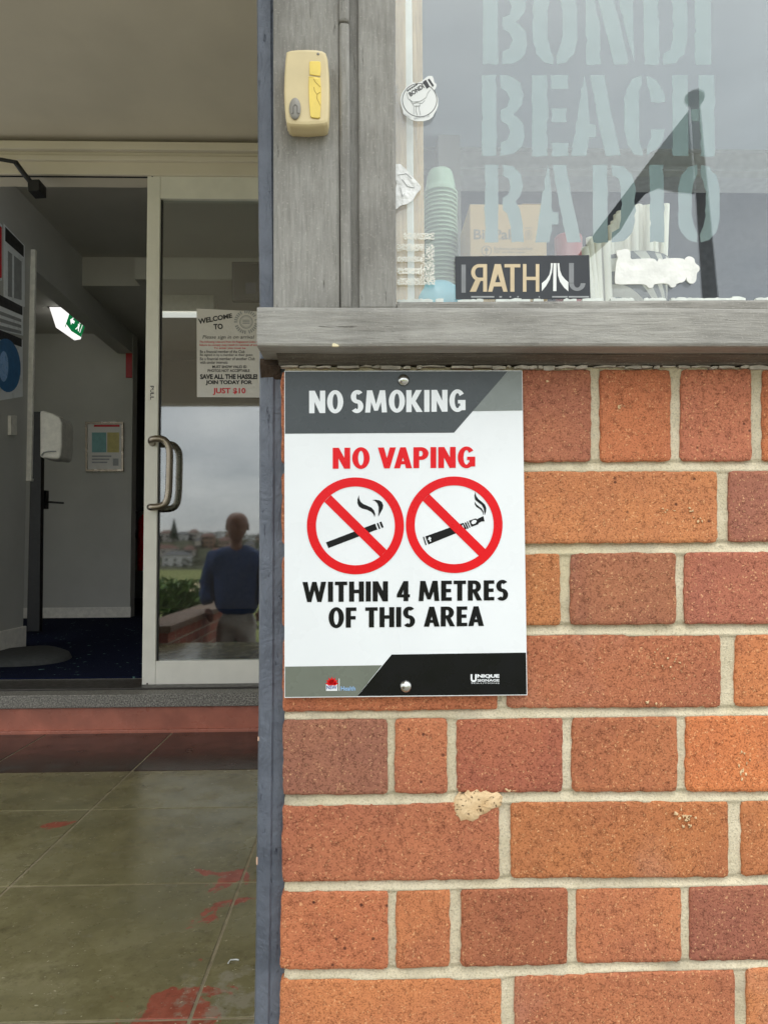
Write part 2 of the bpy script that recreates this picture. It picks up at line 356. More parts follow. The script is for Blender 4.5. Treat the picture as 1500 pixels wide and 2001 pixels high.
# ================================================================== BRICK WALL
wall = thing('brick_wall', 'orange-red brick wall in alternating long and short courses beneath the grey window sill', 'wall', (0, 0, GROUND_Z))
def interp(tab, x):
    if x <= tab[0][0]: return tab[0][1]
    for (x0, y0), (x1, y1) in zip(tab, tab[1:]):
        if x <= x1: return y0+(y1-y0)*(x-x0)/(x1-x0)
    (x0, y0), (x1, y1) = tab[-2:]; return y1+(y1-y0)/(x1-x0)*(x-x1)
rows = [  # (top line, bottom line, [(x left, x right, colour)])
 ([(560, 727), (1000, 723), (1500, 721)], [(560, 905), (1050, 902), (1500, 900)],
  [(550, 690, (178,96,62)), (708, 846, (176,98,66)), (864, 1000, (180,98,62)), (1018, 1155, (166,92,68)), (1172, 1310, (190,100,62)), (1330, 1468, (190,104,74)), (1489, 1630, (188,98,58))]),
 ([(560, 924), (1030, 921.5), (1500, 920)], [(560, 1066), (1030, 1062), (1500, 1059)],
  [(550, 962, (190,105,65)), (982, 1401, (198,116,66)), (1424, 1850, (158,92,72))]),
 ([(560, 1086), (1030, 1082), (1500, 1079)], [(560, 1226), (1030, 1222), (1500, 1219)],
  [(551, 755, (178,96,62)), (772, 872, (182,100,66)), (890, 1094, (182,106,58)), (1114, 1320, (152,88,62)), (1337, 1545, (170,92,70))]),
 ([(560, 1246), (1030, 1241.7), (1500, 1239)], [(560, 1391), (972, 1386.7), (1000, 1383), (1400, 1383), (1500, 1380)],
  [(552, 972, (180,94,58)), (990, 1409, (168,90,60)), (1436, 1860, (205,115,62))]),
 ([(560, 1407), (1000, 1402.7), (1500, 1398)], [(560, 1554), (1000, 1549), (1500, 1547.5)],
  [(552, 757, (144,88,70)), (771, 873, (180,98,64)), (893, 1099, (165,84,60)), (1117, 1323, (172,94,58)), (1340, 1550, (212,112,58))]),
 ([(560, 1575.6), (1000, 1567.6), (1500, 1566.5)], [(560, 1724.6), (970, 1720), (1000, 1716), (1420, 1715.8), (1500, 1710)],
  [(551, 975, (172,92,62)), (998, 1424, (176,98,54)), (1449, 1880, (184,104,56))]),
 ([(560, 1744), (1000, 1737), (1320, 1734), (1500, 1730)], [(560, 1895.5), (750, 1894), (1000, 1887.8), (1330, 1880.6), (1500, 1877)],
  [(548, 757, (194,104,64)), (774, 878, (192,106,62)), (901, 1108, (158,84,54)), (1127, 1332, (190,105,64)), (1348, 1560, (148,80,62))]),
 ([(560, 1914.6), (970, 1913), (1005, 1908), (1430, 1895.7), (1500, 1892)], [(560, 2066), (1000, 2058), (1500, 2042)],
  [(546, 980, (200,112,64)), (1006, 1435, (178,98,62)), (1460, 1890, (200,115,64))]),
]
def tint(col):
    g = .3*col[0]+.59*col[1]+.11*col[2]
    q = [(c*.68+m_*.32)*1.07 for c, m_ in zip(col, (190, 110, 74))]; return lin(q[0]*.985+(g-q[0])*.06, q[1]*1.075, q[2]*1.11+(g-q[2])*.08)
def brick(c4, col, cell=.005, seed=0):
    "c4: TL, TR, BR, BL as (X,Z) on the wall face"
    tl, tr, br, bl = [np.array(c) for c in c4]
    w = np.linalg.norm(tr-tl); h = np.linalg.norm(bl-tl)
    cen = (tl+tr+br+bl)/4
    nu = max(3, int(w/cell)); nv = max(3, int(h/cell))
    us = [0, .0012/w]+[i/nu for i in range(1, nu)]+[1-.0012/w, 1]; vs = [0, .0012/h]+[i/nv for i in range(1, nv)]+[1-.0012/h, 1]
    V = []; U = len(us); Vn = len(vs); dep = rnd.uniform(-.0008, .0012); tx = rnd.uniform(-.008, .008); tz = rnd.uniform(-.012, .012)
    for j, v in enumerate(vs):
        for i, u in enumerate(us):
            P = tl*(1-u)*(1-v)+tr*u*(1-v)+br*u*v+bl*(1-u)*v
            q = Vector((P[0], seed*1.7, P[1]))
            e = 1 if (i in (0, U-1) or j in (0, Vn-1)) else (.5 if (i in (1, U-2) or j in (1, Vn-2)) else 0)
            n1 = mnoise.noise(q*75); n2 = mnoise.noise(q*75+Vector((9, 9, 9))); n3 = mnoise.noise(q*260)
            x, z = P[0]-cen[0], P[1]-cen[1]
            cu = min(u*w, (1-u)*w); cv = min(v*h, (1-v)*h); cr_ = max(0, 1-(cu+cv)/.0045)
            sx = -1 if u > .5 else 1; sz = 1 if v > .5 else -1
            if e: 
                n4 = mnoise.noise(q*420)*(1 if e == 1 else 0); x += (n1*.0010+n3*.0007)*e+n4*.0007; z += (n2*.0008+n3*.0006)*e+n4*.0006
            x += sx*cr_*.0011; z += sz*cr_*.0011
            y = dep+x*tx+z*tz+mnoise.noise(q*30)*.0005+n3*.0002+(.0008+abs(n3)*.0012 if e == 1 else 0)
            V.append((x, y, z))
    F = [(j*U+i, (j+1)*U+i, (j+1)*U+i+1, j*U+i+1) for j in range(Vn-1) for i in range(U-1)]
    per = [i for i in range(U)]+[j*U+U-1 for j in range(1, Vn)]+[(Vn-1)*U+i for i in range(U-2, -1, -1)]+[j*U for j in range(Vn-2, 0, -1)]
    b = len(V)
    for k in per: V.append((V[k][0], .03, V[k][2]))
    n = len(per)
    F += [(per[k], per[(k+1) % n], b+(k+1) % n, b+k) for k in range(n)]
    me = bpy.data.meshes.new('brick'); me.from_pydata(V, [], F); me.materials.append(MT['brick'])
    nf = (U-1)*(Vn-1); sm = [(0 < (i % (U-1)) < U-2) and (0 < (i//(U-1)) < Vn-2) if i < nf else False for i in range(len(F))]
    me.polygons.foreach_set('use_smooth', sm)
    o = bpy.data.objects.new('brick', me); o.color = tint(col)
    link(o, wall); o.location = (cen[0], 0, cen[1]-GROUND_Z)
    return o
def xz(px, py):
    p = onY(px, py, 0); return (p.x, p.z)
WALL_L = xz(549, 1300)[0]
sd_i = 0
right_edges = []
for ri, (tp, bt, bs) in enumerate(rows):
    for (xa, xb, col) in bs:
        jit = lambda: rnd.uniform(-.8, .8)
        c4 = [xz(xa+jit(), interp(tp, xa)+jit()*.6), xz(xb+jit(), interp(tp, xb)+jit()*.6), xz(xb+jit(), interp(bt, xb)+jit()*.6), xz(xa+jit(), interp(bt, xa)+jit()*.6)]
        brick(c4, col, seed=sd_i); sd_i += 1
    right_edges.append((c4[1][0], (c4[1][1]+c4[0][1])/2, (c4[2][1]+c4[3][1])/2))
# the courses go on to the right of the frame and down to the ground
tones = [(178,96,60), (190,104,64), (166,90,62), (184,102,58), (160,86,62), (198,112,64), (172,92,64)]
X_END = .82
for ri, (x, zt, zb) in enumerate(right_edges):
    L = .074 if ri == 0 else (.230 if ri % 2 == 1 else .109)
    x += .0105
    while x+L < X_END:
        brick([(x, zt), (x+L, zt), (x+L, zb), (x, zb)], rnd.choice(tones), .03, sd_i); sd_i += 1; x += L+.0105
zt = right_edges[-1][2]-.0105; k = 8
while zt-.076 > GROUND_Z-.03:
    x = xz(549, 1990)[0]; first = True
    L0 = .230 if k % 2 == 1 else .109
    while x+.05 < X_END:
        L = L0
        if k % 2 == 0 and not first and abs(x-xz(549, 1990)[0]-.1195) < .01: L = .053
        first = False
        brick([(x, zt), (x+L, zt), (x+L, zt-.076), (x, zt-.076)], rnd.choice(tones), .03, sd_i); sd_i += 1; x += L+.0105
    zt -= .0865; k += 1
# mortar bed, slightly recessed and uneven
zt0 = xz(900, 716)[1]; zb0 = GROUND_Z-.02
xs = np.arange(WALL_L+.003, X_END, .006); zs = np.concatenate([np.arange(zt0, -.62, -.002), np.arange(-.62, zb0, -.05)])
def to_px(x, z):
    d = Vector((x, 0, z))-CAM; w = d.dot(fwd); return CX+FPX*d.dot(right)/w, CY-FPX*d.dot(up)/w
V = []
for z in zs:
    for x in xs:
        q = Vector((x, 0, z)); y = .0034
        if z > -.6 and x < .5:
            px, py = to_px(x, z)
            for ra, rb in zip(rows, rows[1:]):
                y0, y1 = interp(ra[1], px), interp(rb[0], px); t_ = (py-y0)/(y1-y0)
                if -.1 < t_ < 1.1: y = .0062-.0052*min(1, max(0, t_)); break
        V.append((x, y+mnoise.noise(q*22)*.0008+mnoise.noise(q*90)*.0008+mnoise.noise(q*300)*.0003+(.004 if x < WALL_L+.006 else 0), z-GROUND_Z))
nx = len(xs)
F = [(j*nx+i, (j+1)*nx+i, (j+1)*nx+i+1, j*nx+i+1) for j in range(len(zs)-1) for i in range(nx-1)]
b = len(V); V += [(WALL_L+.012, .1, zt0-GROUND_Z), (X_END, .1, zt0-GROUND_Z), (X_END, .1, zb0-GROUND_Z), (WALL_L+.012, .1, zb0-GROUND_Z)]
F += [(b, b+1, b+2, b+3), (b+1, nx-1, (len(zs)-1)*nx+nx-1, b+2), (0, nx-1, b+1, b), (0, b, b+3, (len(zs)-1)*nx)]
me = bpy.data.meshes.new('mortar'); me.from_pydata(V, [], F); me.materials.append(MT['mortar'])
me.polygons.foreach_set('use_smooth', [True]*len(F))
link(bpy.data.objects.new('mortar', me), wall)

# dried splashes on the bricks
splat_m, t, p = newmat('dried_plaster'); v = coords(t)
c = ramp(t, noise(t, v, 60, 5), [(.3, lin(206, 172, 128)), (.7, lin(234, 206, 164))])
pit = ramp(t, noise(t, v, 340, 4, .65), [(.33, 1), (.4, 0)]); c = mixc(t, math_(t, 'MULTIPLY', pit, .85), c, lin(104, 72, 46))
t.links.new(c, p.inputs['Base Color']); setp(p, rough=.95, spec=.2); bump(t, p, math_(t, 'SUBTRACT', noise(t, v, 160, 5, .7), pit), .9, .002)
def blob_px(cx, cy, rx, ry, n, jag, seed):
    r = random.Random(seed); out = []
    for k in range(n):
        a = 2*math.pi*k/n; f = 1+r.uniform(-jag, jag)+.15*math.sin(3*a+seed); out.append((cx+rx*f*math.cos(a), cy+ry*f*math.sin(a)))
    return out
def jag(pts, seed, step=9):
    r = random.Random(seed); out = []; n = len(pts)
    for i in range(n):
        a, b = pts[i], pts[(i+1) % n]; L = math.hypot(b[0]-a[0], b[1]-a[1]); k = max(1, int(L/step))
        for j in range(k):
            f = j/k; x = a[0]+(b[0]-a[0])*f; y = a[1]+(b[1]-a[1])*f
            nx, ny = (b[1]-a[1])/L, -(b[0]-a[0])/L
            d = r.uniform(-.5, .5)+(r.choice((-2.1, 1.6)) if r.random() < .16 and j else 0)
            out.append((x+nx*d, y+ny*d))
    return out
def splat(pieces, label):
    mb = MB()
    for pts, h in pieces:
        cx = sum(p[0] for p in pts)/len(pts); cy = sum(p[1] for p in pts)/len(pts)
        ring = [onY(x, y, .003) for x, y in pts]; mid = [onY(cx+(x-cx)*.9, cy+(y-cy)*.9, -h*.75) for x, y in pts]
        inn = [onY(cx+(x-cx)*.5, cy+(y-cy)*.5, -h+mnoise.noise(Vector((x*.1, y*.1, 3)))*.0012) for x, y in pts]
        n = len(pts); vs = ring+mid+inn+[onY(cx, cy, -h)]
        fs = [(i, (i+1) % n, n+(i+1) % n, n+i) for i in range(n)]+[(n+i, n+(i+1) % n, 2*n+(i+1) % n, 2*n+i) for i in range(n)]+[(2*n+i, 2*n+(i+1) % n, 3*n) for i in range(n)]
        mb.add(vs, fs, True)
    o = mb.build('plaster_splash', splat_m, wall); o['label'] = label; return o
main = [(889,1557),(897,1546),(905,1551),(912,1542),(922,1546),(930,1541),(938,1547),(950,1543),(960,1549),(972,1546),(981,1556),(983,1568),(975,1578),(962,1582),(952,1590),(940,1594),(934,1602),(922,1608),(910,1604),(898,1606),(893,1598),(887,1594),(884,1580),(884,1570)]
splat([(jag(main, 77, 3), .0016)], 'thick cream plaster splash across a mortar joint')
r = random.Random(5)
splat([(blob_px(1330+r.gauss(0, 9)+i*1.2, 1598+r.gauss(0, 7), r.uniform(1.5, 5), r.uniform(1.5, 4.5), 9, .4, i), .0014) for i in range(13)], 'small cream plaster flecks')
splat([(blob_px(1346+i*3.4+r.gauss(0, 2), 996+i*4+r.gauss(0, 3), r.uniform(1.5, 4), r.uniform(1.5, 4), 8, .45, i+40), .001) for i in range(8)]+[(blob_px(1310+r.gauss(0, 9), 997+r.gauss(0, 2), 2.5, 1.4, 7, .4, 70+i), .001) for i in range(4)], 'thin branching plaster fleck')
splat([(blob_px(1300+r.gauss(0, 14), 1295+r.gauss(0, 20), r.uniform(.8, 2.6), r.uniform(.8, 2.4), 7, .4, i+90), .001) for i in range(13)]+[(blob_px(1264, 1372, 4, 4, 8, .4, 3), .0012), (blob_px(1281, 1376, 3, 3, 8, .4, 4), .001)], 'scattered cream specks')
splat([(blob_px(1452+r.gauss(0, 5), 1490+r.gauss(0, 14), r.uniform(.8, 2.4), r.uniform(1.5, 5), 7, .4, i+130), .0008) for i in range(12)], 'pale smear on a bright orange brick')
splat([(blob_px(985+r.uniform(0, 26), 1545+r.gauss(0, 1.6), r.uniform(1.5, 4), r.uniform(1, 2.6), 8, .4, i+170), .0012) for i in range(8)], 'cream plaster crumbs along a brick edge')
splat([(blob_px(1211+r.gauss(0, 3), 796+r.gauss(0, 4), r.uniform(1, 3.6), r.uniform(1, 4), 8, .4, i+210), .0005) for i in range(5)]+[(blob_px(1069, 745, 4, 2.4, 8, .4, 9), .001)], 'chalky white dab')
# old paint line under the sill
old = plain('flaked_old_paint', lin(190, 182, 170), .8, .3, 80, .7, 200, bd=.002)
mb = MB(); xx = 548
while xx < 1660:
    w_ = rnd.uniform(7, 46); t0 = rnd.uniform(-1, 2.5); h0 = rnd.uniform(1.5, 7.5)
    mb.pxprism([(xx, 715+t0), (xx+w_*.5, 714+rnd.uniform(-1, 1)), (xx+w_, 715+rnd.uniform(-1, 1)), (xx+w_-1, 715+h0+rnd.uniform(-1, 1)), (xx+w_*.6, 715+h0+rnd.uniform(-1.5, 1.5)), (xx+w_*.3, 715+h0+rnd.uniform(-1.5, 1.5)), (xx+.5, 715+h0)], -.0035+rnd.uniform(0, .003), .008); xx += w_+rnd.choice((0, 0, 2, 5, 12))
mb.build('paint_flake', old, wall)

# ================================================================== BLUE CORNER POST
bp = thing('painted_post', 'narrow slate-blue painted post at the corner of the brick wall', 'post', (onY(520, 1500, .02).x, .03, GROUND_Z))
mb = MB()
prof = [(-900, 499), (0, 502), (380, 504.5), (620, 507.5), (900, 507), (1300, 506), (1420, 505), (1650, 502), (1850, 499.5), (2000, 497), (2700, 492)]
Lr = []; 
for (y, x), nxt in zip(prof, prof[1:]+[None]):
    Lr.append((y, x))
    if nxt:
        for k in range(1, 12):
            f = k/12; Lr.append((y+(nxt[0]-y)*f, x+(nxt[1]-x)*f+mnoise.noise(Vector((y*.01+k, 0, 5)))*.7))
secs = []
for y, xl in Lr:
    xr = 566
    a = onY(xl, y, .016); b_ = onY(xl+3, y, .012); c_ = onY(xl+26, y, .0115); d_ = onY(xl+30, y, .0135); e_ = onY(xr, y, .0138)
    secs.append([Vector((a.x, .09, a.z)), a, b_, c_, d_, e_, Vector((e_.x, .09, e_.z))])
n = len(secs[0]); vs = [p for s_ in secs for p in s_]
mb.add(vs, [(i*n+k, i*n+k+1, (i+1)*n+k+1, (i+1)*n+k) for i in range(len(secs)-1) for k in range(n-1)], False)
mb.build('post_body', MT['blue'], bp)
mb = MB(); mb.pxprism(blob_px(503, 1683, 2.4, 9, 10, .3, 2), .0135, .003); mb.build('bare_chip', plain('bare_primer', lin(214, 176, 150), .8), bp)
mb = MB(); mb.pxprism(blob_px(505, 1444, 1.5, 5, 10, .3, 2), .0135, .003); mb.build('bare_chip', bpy.data.materials['bare_primer'], bp)

# ================================================================== SHOP WINDOW
win = thing('shop_window', 'large shop window in weathered grey timber with a deep sill', 'window', (onY(700, 600, 0).x, 0, onY(700, 680, 0).z))
TOP = -520; RX = 1900
def board(name, pxs, Y, t, mat, bev=.0022):
    mb = MB(); mb.pxprism(pxs, Y, t); return mb.build(name, mat, win, bev)
board('corner_post', [(533, TOP), (661, TOP), (664, 603), (534, 603)], .0, .10, MT['wood_v'], .002)
board('cover_strip', [(662, 42), (682.5, 43), (686, 603), (665.5, 603)], -.004, .03, MT['wood_v'], .003)
board('cover_strip', [(661.5, TOP), (681, TOP), (682, 41), (661.5, 40)], -.0055, .03, MT['wood_v'], .003)
board('rebate', [(680, TOP), (700, TOP), (704, 603), (684, 603)], .012, .03, MT['wood_v'], .001)
board('stile', [(697, TOP), (770.5, TOP), (774, 588), (774, 603), (701, 603)], .004, .05, MT['wood_v'], .0025)
board('bottom_rail', [(774.3, 589), (1100, 587), (RX, 583), (RX, 608), (774.3, 608)], .006, .05, MT['wood_h'], .003)
# putty line along the foot of the pane
mb = MB(); xx = 776; r = random.Random(3)
while xx < RX:
    w_ = r.uniform(5, 26)
    if r.random() < .72:
        y0 = interp([(774, 587.5), (1100, 585.5), (1500, 583)], xx); h = r.uniform(1.2, 4.5)
        mb.pxprism([(xx, y0+3), (xx, y0-h*r.random()), (xx+w_*.5, y0-h), (xx+w_, y0-h*r.random()), (xx+w_, y0+3)], GLASS_Y-.006, .005)
    xx += w_
mb.build('putty', plain('white_putty', lin(212, 216, 210), .8, .15, 80), win)
# sill: moulded board and cove under it
def hsweep(name, prof, x0, x1, mat, n=60, wob=.0006):
    "profile (Y,Z) swept along X with slight wobble"
    mb = MB(); m = len(prof); vs = []
    for i in range(n+1):
        x = x0+(x1-x0)*i/n
        for k, (y, z) in enumerate(prof):
            q = Vector((x*9, y*40, z*40)); vs.append((x, y+mnoise.noise(q)*wob, z+mnoise.noise(q+Vector((5, 5, 5)))*wob))
    mb.add(vs, [(i*m+k, i*m+(k+1) % m, (i+1)*m+(k+1) % m, (i+1)*m+k) for i in range(n) for k in range(m)])
    mb.add(vs[:m], [list(range(m))]); mb.add(vs[-m:], [list(range(m))])
    return mb.build(name, mat, win)
SY = -.050
zt_ = onY(1000, 601.5, SY).z; zb_ = onY(1000, 676.5, SY).z
xl_ = onY(502, 640, SY).x; xr_ = onY(RX, 640, SY).x
hsweep('sill_board', [(SY+.003, zt_+.0006), (SY+.0008, zt_-.001), (SY, zt_-.004), (SY, zb_+.003), (SY+.001, zb_+.0008), (SY+.003, zb_), (.03, zb_+.001), (.08, zb_+.001), (.08, zt_+.012), (.012, zt_+.004)], xl_, xr_, MT['wood_h'])
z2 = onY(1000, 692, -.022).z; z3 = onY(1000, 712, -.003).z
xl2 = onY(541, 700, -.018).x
hsweep('sill_cove', [(-.021, zb_+.001), (-.022, z2), (-.016, z2*.7+z3*.3), (-.009, (z2+z3)/2), (-.004, z3+.0015), (-.002, z3), (.06, z3), (.06, zb_+.001)], xl2, xr_, mat_wood('shade_toned_cove_timber', False, lin(88, 82, 74), lin(118, 112, 102)))  # cove coloured darker to paint in the shade under the sill
rot = plain('rotten_wood', lin(58, 46, 36), .95, .4, 60, .9, 200, bd=.004)
hsweep('sill_end_block', [(.006, zb_+.001), (.004, zb_-.006), (.012, zb_-.018), (.03, zb_-.03), (.07, zb_-.03), (.07, zb_+.001)], onY(509, 690, .01).x, onY(548, 690, .01).x, rot, 14, .003)
mb = MB(); mb.pxprism(blob_px(655, 674, 7, 3, 10, .25, 1), SY-.0015, .003); o = mb.build('paint_drip', plain('cream_drip', lin(226, 214, 176), .6), win)
# pane
p0 = onY(770, 600, GLASS_Y); p1 = onY(RX, TOP, GLASS_Y)
mb = MB(); mb.box((p0.x, GLASS_Y, p0.z), (p1.x, GLASS_Y+.005, p1.z)); mb.build('pane', MT['pane'], win)
# inner timber jamb seen through the pane
tan = mat_wood('tan_inner_timber', True, lin(190, 160, 120), lin(226, 200, 160))
gap = plain('grey_gap', lin(120, 120, 118), .6); stripw = plain('white_strip', lin(228, 230, 226), .5)
def inner(name, x0, x1, Y, t, mat):
    a = onY(x0, 620, Y); b_ = onY(x1, TOP, Y); mb = MB(); mb.box((a.x, Y, a.z-.05), (b_.x, Y+t, b_.z)); mb.build(name, mat, win, .001)
inner('inner_jamb', 752, 787.5, .045, .05, tan); inner('jamb_gap', 787.6, 793.5, .075, .03, gap); inner('white_bead', 793.6, 800, .066, .03, stripw)
inner('inner_moulding', 800.2, 808, .075, .03, tan); inner('inner_moulding', 808.1, 813, .082, .03, tan); inner('inner_moulding', 813.1, 819.5, .078, .03, tan)
# ================================================================== LETTERING
def bar(x0, y0, x1, y1): return [(x0, y0), (x1, y0), (x1, y1), (x0, y1)]
def arc(cx, cy, rx, ry, tx, ty, a0, a1, n=14):
    out = []
    for i in range(n):
        A, B = math.radians(a0+(a1-a0)*i/n), math.radians(a0+(a1-a0)*(i+1)/n)
        out.append([(cx+rx*math.cos(A), cy+ry*math.sin(A)), (cx+rx*math.cos(B), cy+ry*math.sin(B)), (cx+(rx-tx)*math.cos(B), cy+(ry-ty)*math.sin(B)), (cx+(rx-tx)*math.cos(A), cy+(ry-ty)*math.sin(A))])
    return out
def glyphs(t=.205, h=.175):
    g = {}
    g['N'] = (.62, [bar(0, 0, t, 1), bar(.62-t, 0, .62, 1), [(0, 1), (t*1.05, 1), (.62, 0), (.62-t*1.05, 0)]])
    g['O'] = (.62, arc(.31, .5, .31, .52, t*1.03, h, 0, 360, 40))
    g['S'] = (.48, arc(.25, .715, .25, .305, t, h, 38, 270)+arc(.235, .285, .25, .305, t, h, 90, -142))
    g['M'] = (.84, [[(0, 0), (t*.95, 0), (.07+t, 1), (.07, 1)], [(.84-t*.95, 0), (.84, 0), (.77, 1), (.77-t, 1)], [(.07, 1), (.07+t, 1), (.49, .08), (.35, .08)], [(.77-t, 1), (.77, 1), (.49, .08), (.35, .08)]])
    g['K'] = (.62, [bar(0, 0, t, 1), [(.15, .5), (.37, 1), (.60, 1), (.36, .5)], [(.15, .5), (.36, .5), (.63, 0), (.39, 0)]])
    g['I'] = (t, [bar(0, 0, t, 1)])
    g['G'] = (.62, arc(.31, .5, .31, .52, t, h, 38, 318, 34)+[bar(.33, .37, .62, .53), bar(.62-t, .06, .62, .53)])
    v = [[(0, 1), (t*1.05, 1), (.42, 0), (.22, 0)], [(.64-t*1.05, 1), (.64, 1), (.42, 0), (.22, 0)]]
    g['V'] = (.64, v); g['A'] = (.64, [[(x, 1-y) for x, y in q] for q in v]+[bar(.15, .19, .49, .34)])
    P = [bar(0, 0, t, 1), bar(.1, 1-h, .27, 1), bar(.1, .39, .27, .39+h)]+arc(.27, .695, .265, .305, t, h, -90, 90)
    g['P'] = (.535, P); g['R'] = (.57, P+[[(.2, .44), (.39, .44), (.58, 0), (.37, 0)]])
    g['W'] = (.96, [[(0, 1), (t, 1), (.36, 0), (.19, 0)], [(.48-t*.42, 1), (.48+t*.42, 1), (.36, 0), (.19, 0)], [(.48-t*.42, 1), (.48+t*.42, 1), (.77, 0), (.60, 0)], [(.96-t, 1), (.96, 1), (.77, 0), (.60, 0)]])
    g['T'] = (.5, [bar(0, 1-h, .5, 1), bar(.25-t/2, 0, .25+t/2, 1)])
    g['H'] = (.6, [bar(0, 0, t, 1), bar(.6-t, 0, .6, 1), bar(.1, .42, .5, .42+h)])
    g['E'] = (.43, [bar(0, 0, t, 1), bar(.1, 0, .43, h), bar(.1, .42, .40, .42+h), bar(.1, 1-h, .43, 1)])
    g['F'] = (.43, [bar(0, 0, t, 1), bar(.1, .40, .40, .40+h), bar(.1, 1-h, .43, 1)])
    g['4'] = (.52, [bar(.27, 0, .27+t*.95, 1), bar(0, .19, .53, .34), [(0, .34), (.2, .34), (.4, 1), (.27, 1)]])
    g['J'] = (.44, [bar(.44-t, .28, .44, 1)]+arc(.22, .27, .22, .28, t, h, 0, -180))
    g['U'] = (.6, [bar(0, .3, t, 1), bar(.6-t, .3, .6, 1)]+arc(.3, .3, .3, .31, t, h, 0, -180))
    g['Q'] = (.62, g['O'][1]+[[(.3, .25), (.42, .3), (.66, -.04), (.5, -.06)]])
    return g
G = glyphs(); GT = glyphs(.13, .12)
def text_polys(s, gap=.07, space=.29, GG=None):
    GG = GG or G; x = 0; out = []; prev = ''
    for ch in s:
        x += {'VA': -.14, 'AP': -.02, 'AR': -.03, 'EA': -.04, 'RA': -.03, 'OK': -.02}.get(prev+ch, 0); prev = ch
        if ch == ' ': x += space-gap; continue
        w, ps = GG[ch]; out += [[(x+a, b) for a, b in p] for p in ps]; x += w+gap
    return out, x-gap
def text_px(mb, s, x0, x1, b0, b1, h0, h1, Y, gap=.07, space=.29, GG=None, step=8e-6):
    "write s between pixels x0 and x1 with baseline b0..b1 and cap height h0..h1, on the plane Y"
    ps, w = text_polys(s, gap, space, GG)
    for i, p in enumerate(ps):
        q = []
        for a, b in p:
            f = a/w; q.append(onY(x0+(x1-x0)*f, b0+(b1-b0)*f-b*(h0+(h1-h0)*f), Y-step*(i % 9)))
        mb.poly(q)
def font_px(mb, s, quad, Y, bold=0.0, shear=0.0, trim=True):
    "s in Blender's own built-in face, fitted into the pixel quad TL, TR, BR, BL"
    cu = bpy.data.curves.new('tmp', 'FONT'); cu.body = s; cu.offset = bold; cu.shear = shear; cu.resolution_u = 3
    ob = bpy.data.objects.new('tmp', cu); C.objects.link(ob)
    dg = bpy.context.evaluated_depsgraph_get(); dg.update(); me = ob.evaluated_get(dg).to_mesh()
    vs = [v.co.copy() for v in me.vertices]; fs = [list(p.vertices) for p in me.polygons]
    ob.evaluated_get(dg).to_mesh_clear(); bpy.data.objects.remove(ob); bpy.data.curves.remove(cu)
    if not vs: return
    x0 = min(v.x for v in vs); x1 = max(v.x for v in vs); y0 = min(v.y for v in vs); y1 = max(v.y for v in vs)
    if not trim: y0, y1 = min(y0, -.2), .72
    out = []
    for v in vs:
        u = (v.x-x0)/(x1-x0); w = (y1-v.y)/(y1-y0)
        a = [quad[0][k]*(1-u)+quad[1][k]*u for k in (0, 1)]; b = [quad[3][k]*(1-u)+quad[2][k]*u for k in (0, 1)]
        p = [a[k]*(1-w)+b[k]*w for k in (0, 1)]; out.append(Y(*p) if callable(Y) else onY(p[0], p[1], Y))
    mb.add(out, fs)
def rectq(x0, y0, x1, y1): return [(x0, y0), (x1, y0), (x1, y1), (x0, y1)]

# ================================================================== NO SMOKING SIGN
sg = thing('prohibition_sign', 'white metal no smoking and no vaping sign screwed to the brick wall', 'sign', tuple(onY(790, 1362, -.004)))
FY = -.0085
corn = [(555.6, 724.5), (1020, 723.6), (1029.8, 1359), (555.6, 1364)]
mb = MB(); mb.pxprism(corn, FY, .003); mb.build('plate', MT['sign_white'], sg, .0004, 1)
def flat(name, polys, mat, dy=.00025, parent=None):
    mb = MB()
    for p in polys: mb.poly([onY(x, y, FY-dy) for x, y in p])
    return mb.build(name, mat, parent or sg)
hb = flat('header_band', [[(557, 726), (991.5, 725.3), (886.5, 845.5), (557, 847.5)]], MT['sign_dk'])
flat('corner_panel', [[(991.9, 725.3), (1018.8, 725.1), (1020.2, 802), (921.5, 803.6)]], MT['sign_lt'])
flat('footer_band', [[(557, 1302.7), (746, 1300), (697.5, 1360.5), (557, 1362)]], MT['sign_ol'])
flat('footer_band', [[(765, 1279), (1027, 1275.2), (1028.3, 1357), (698, 1360.3)]], MT['sign_black'])
def line(name, s, mat, *a, **k):
    par = k.pop('parent', sg); mb = MB(); text_px(mb, s, *a, FY-k.pop('dy', .0004), **k); return mb.build(name, mat, par, fix=False)
line('lettering', 'NO SMOKING', MT['sign_white'], 604, 909, 807.5, 804, 44, 42.5, dy=.0005, parent=hb)
line('lettering', 'NO VAPING', MT['sign_red'], 650, 928, 916, 914, 41, 41)
line('lettering', 'WITHIN 4 METRES', MT['sign_black'], 591, 992, 1176.6, 1173, 39.4, 39.4, space=.36, gap=.075)
line('lettering', 'OF THIS AREA', MT['sign_black'], 642, 945, 1227, 1223.2, 39.6, 38.6, space=.36, gap=.075)
def cq(pts): return [(580+x/3.5714, 910+y/3.5714) for x, y in pts]
K = MT['sign_black']
pict = []
pict.append(flat('pictogram', [cq([(203,535),(545,404),(561,445),(220,575)]), cq([(556,402),(567,398),(583,439),(572,443)]), cq([(575,395),(589,389),(605,430),(592,435)]),
    cq([(433,205),(422,235),(422,262),(432,284),(455,299),(490,308),(518,322),(533,338),(543,358),(546,338),(538,312),(520,292),(490,279),(462,267),(443,250),(434,228)]),
    cq([(525,240),(545,246),(562,264),(570,290),(570,325),(567,356),(584,326),(598,300),(602,278),(594,255),(576,242),(550,237)])], K, .0003))
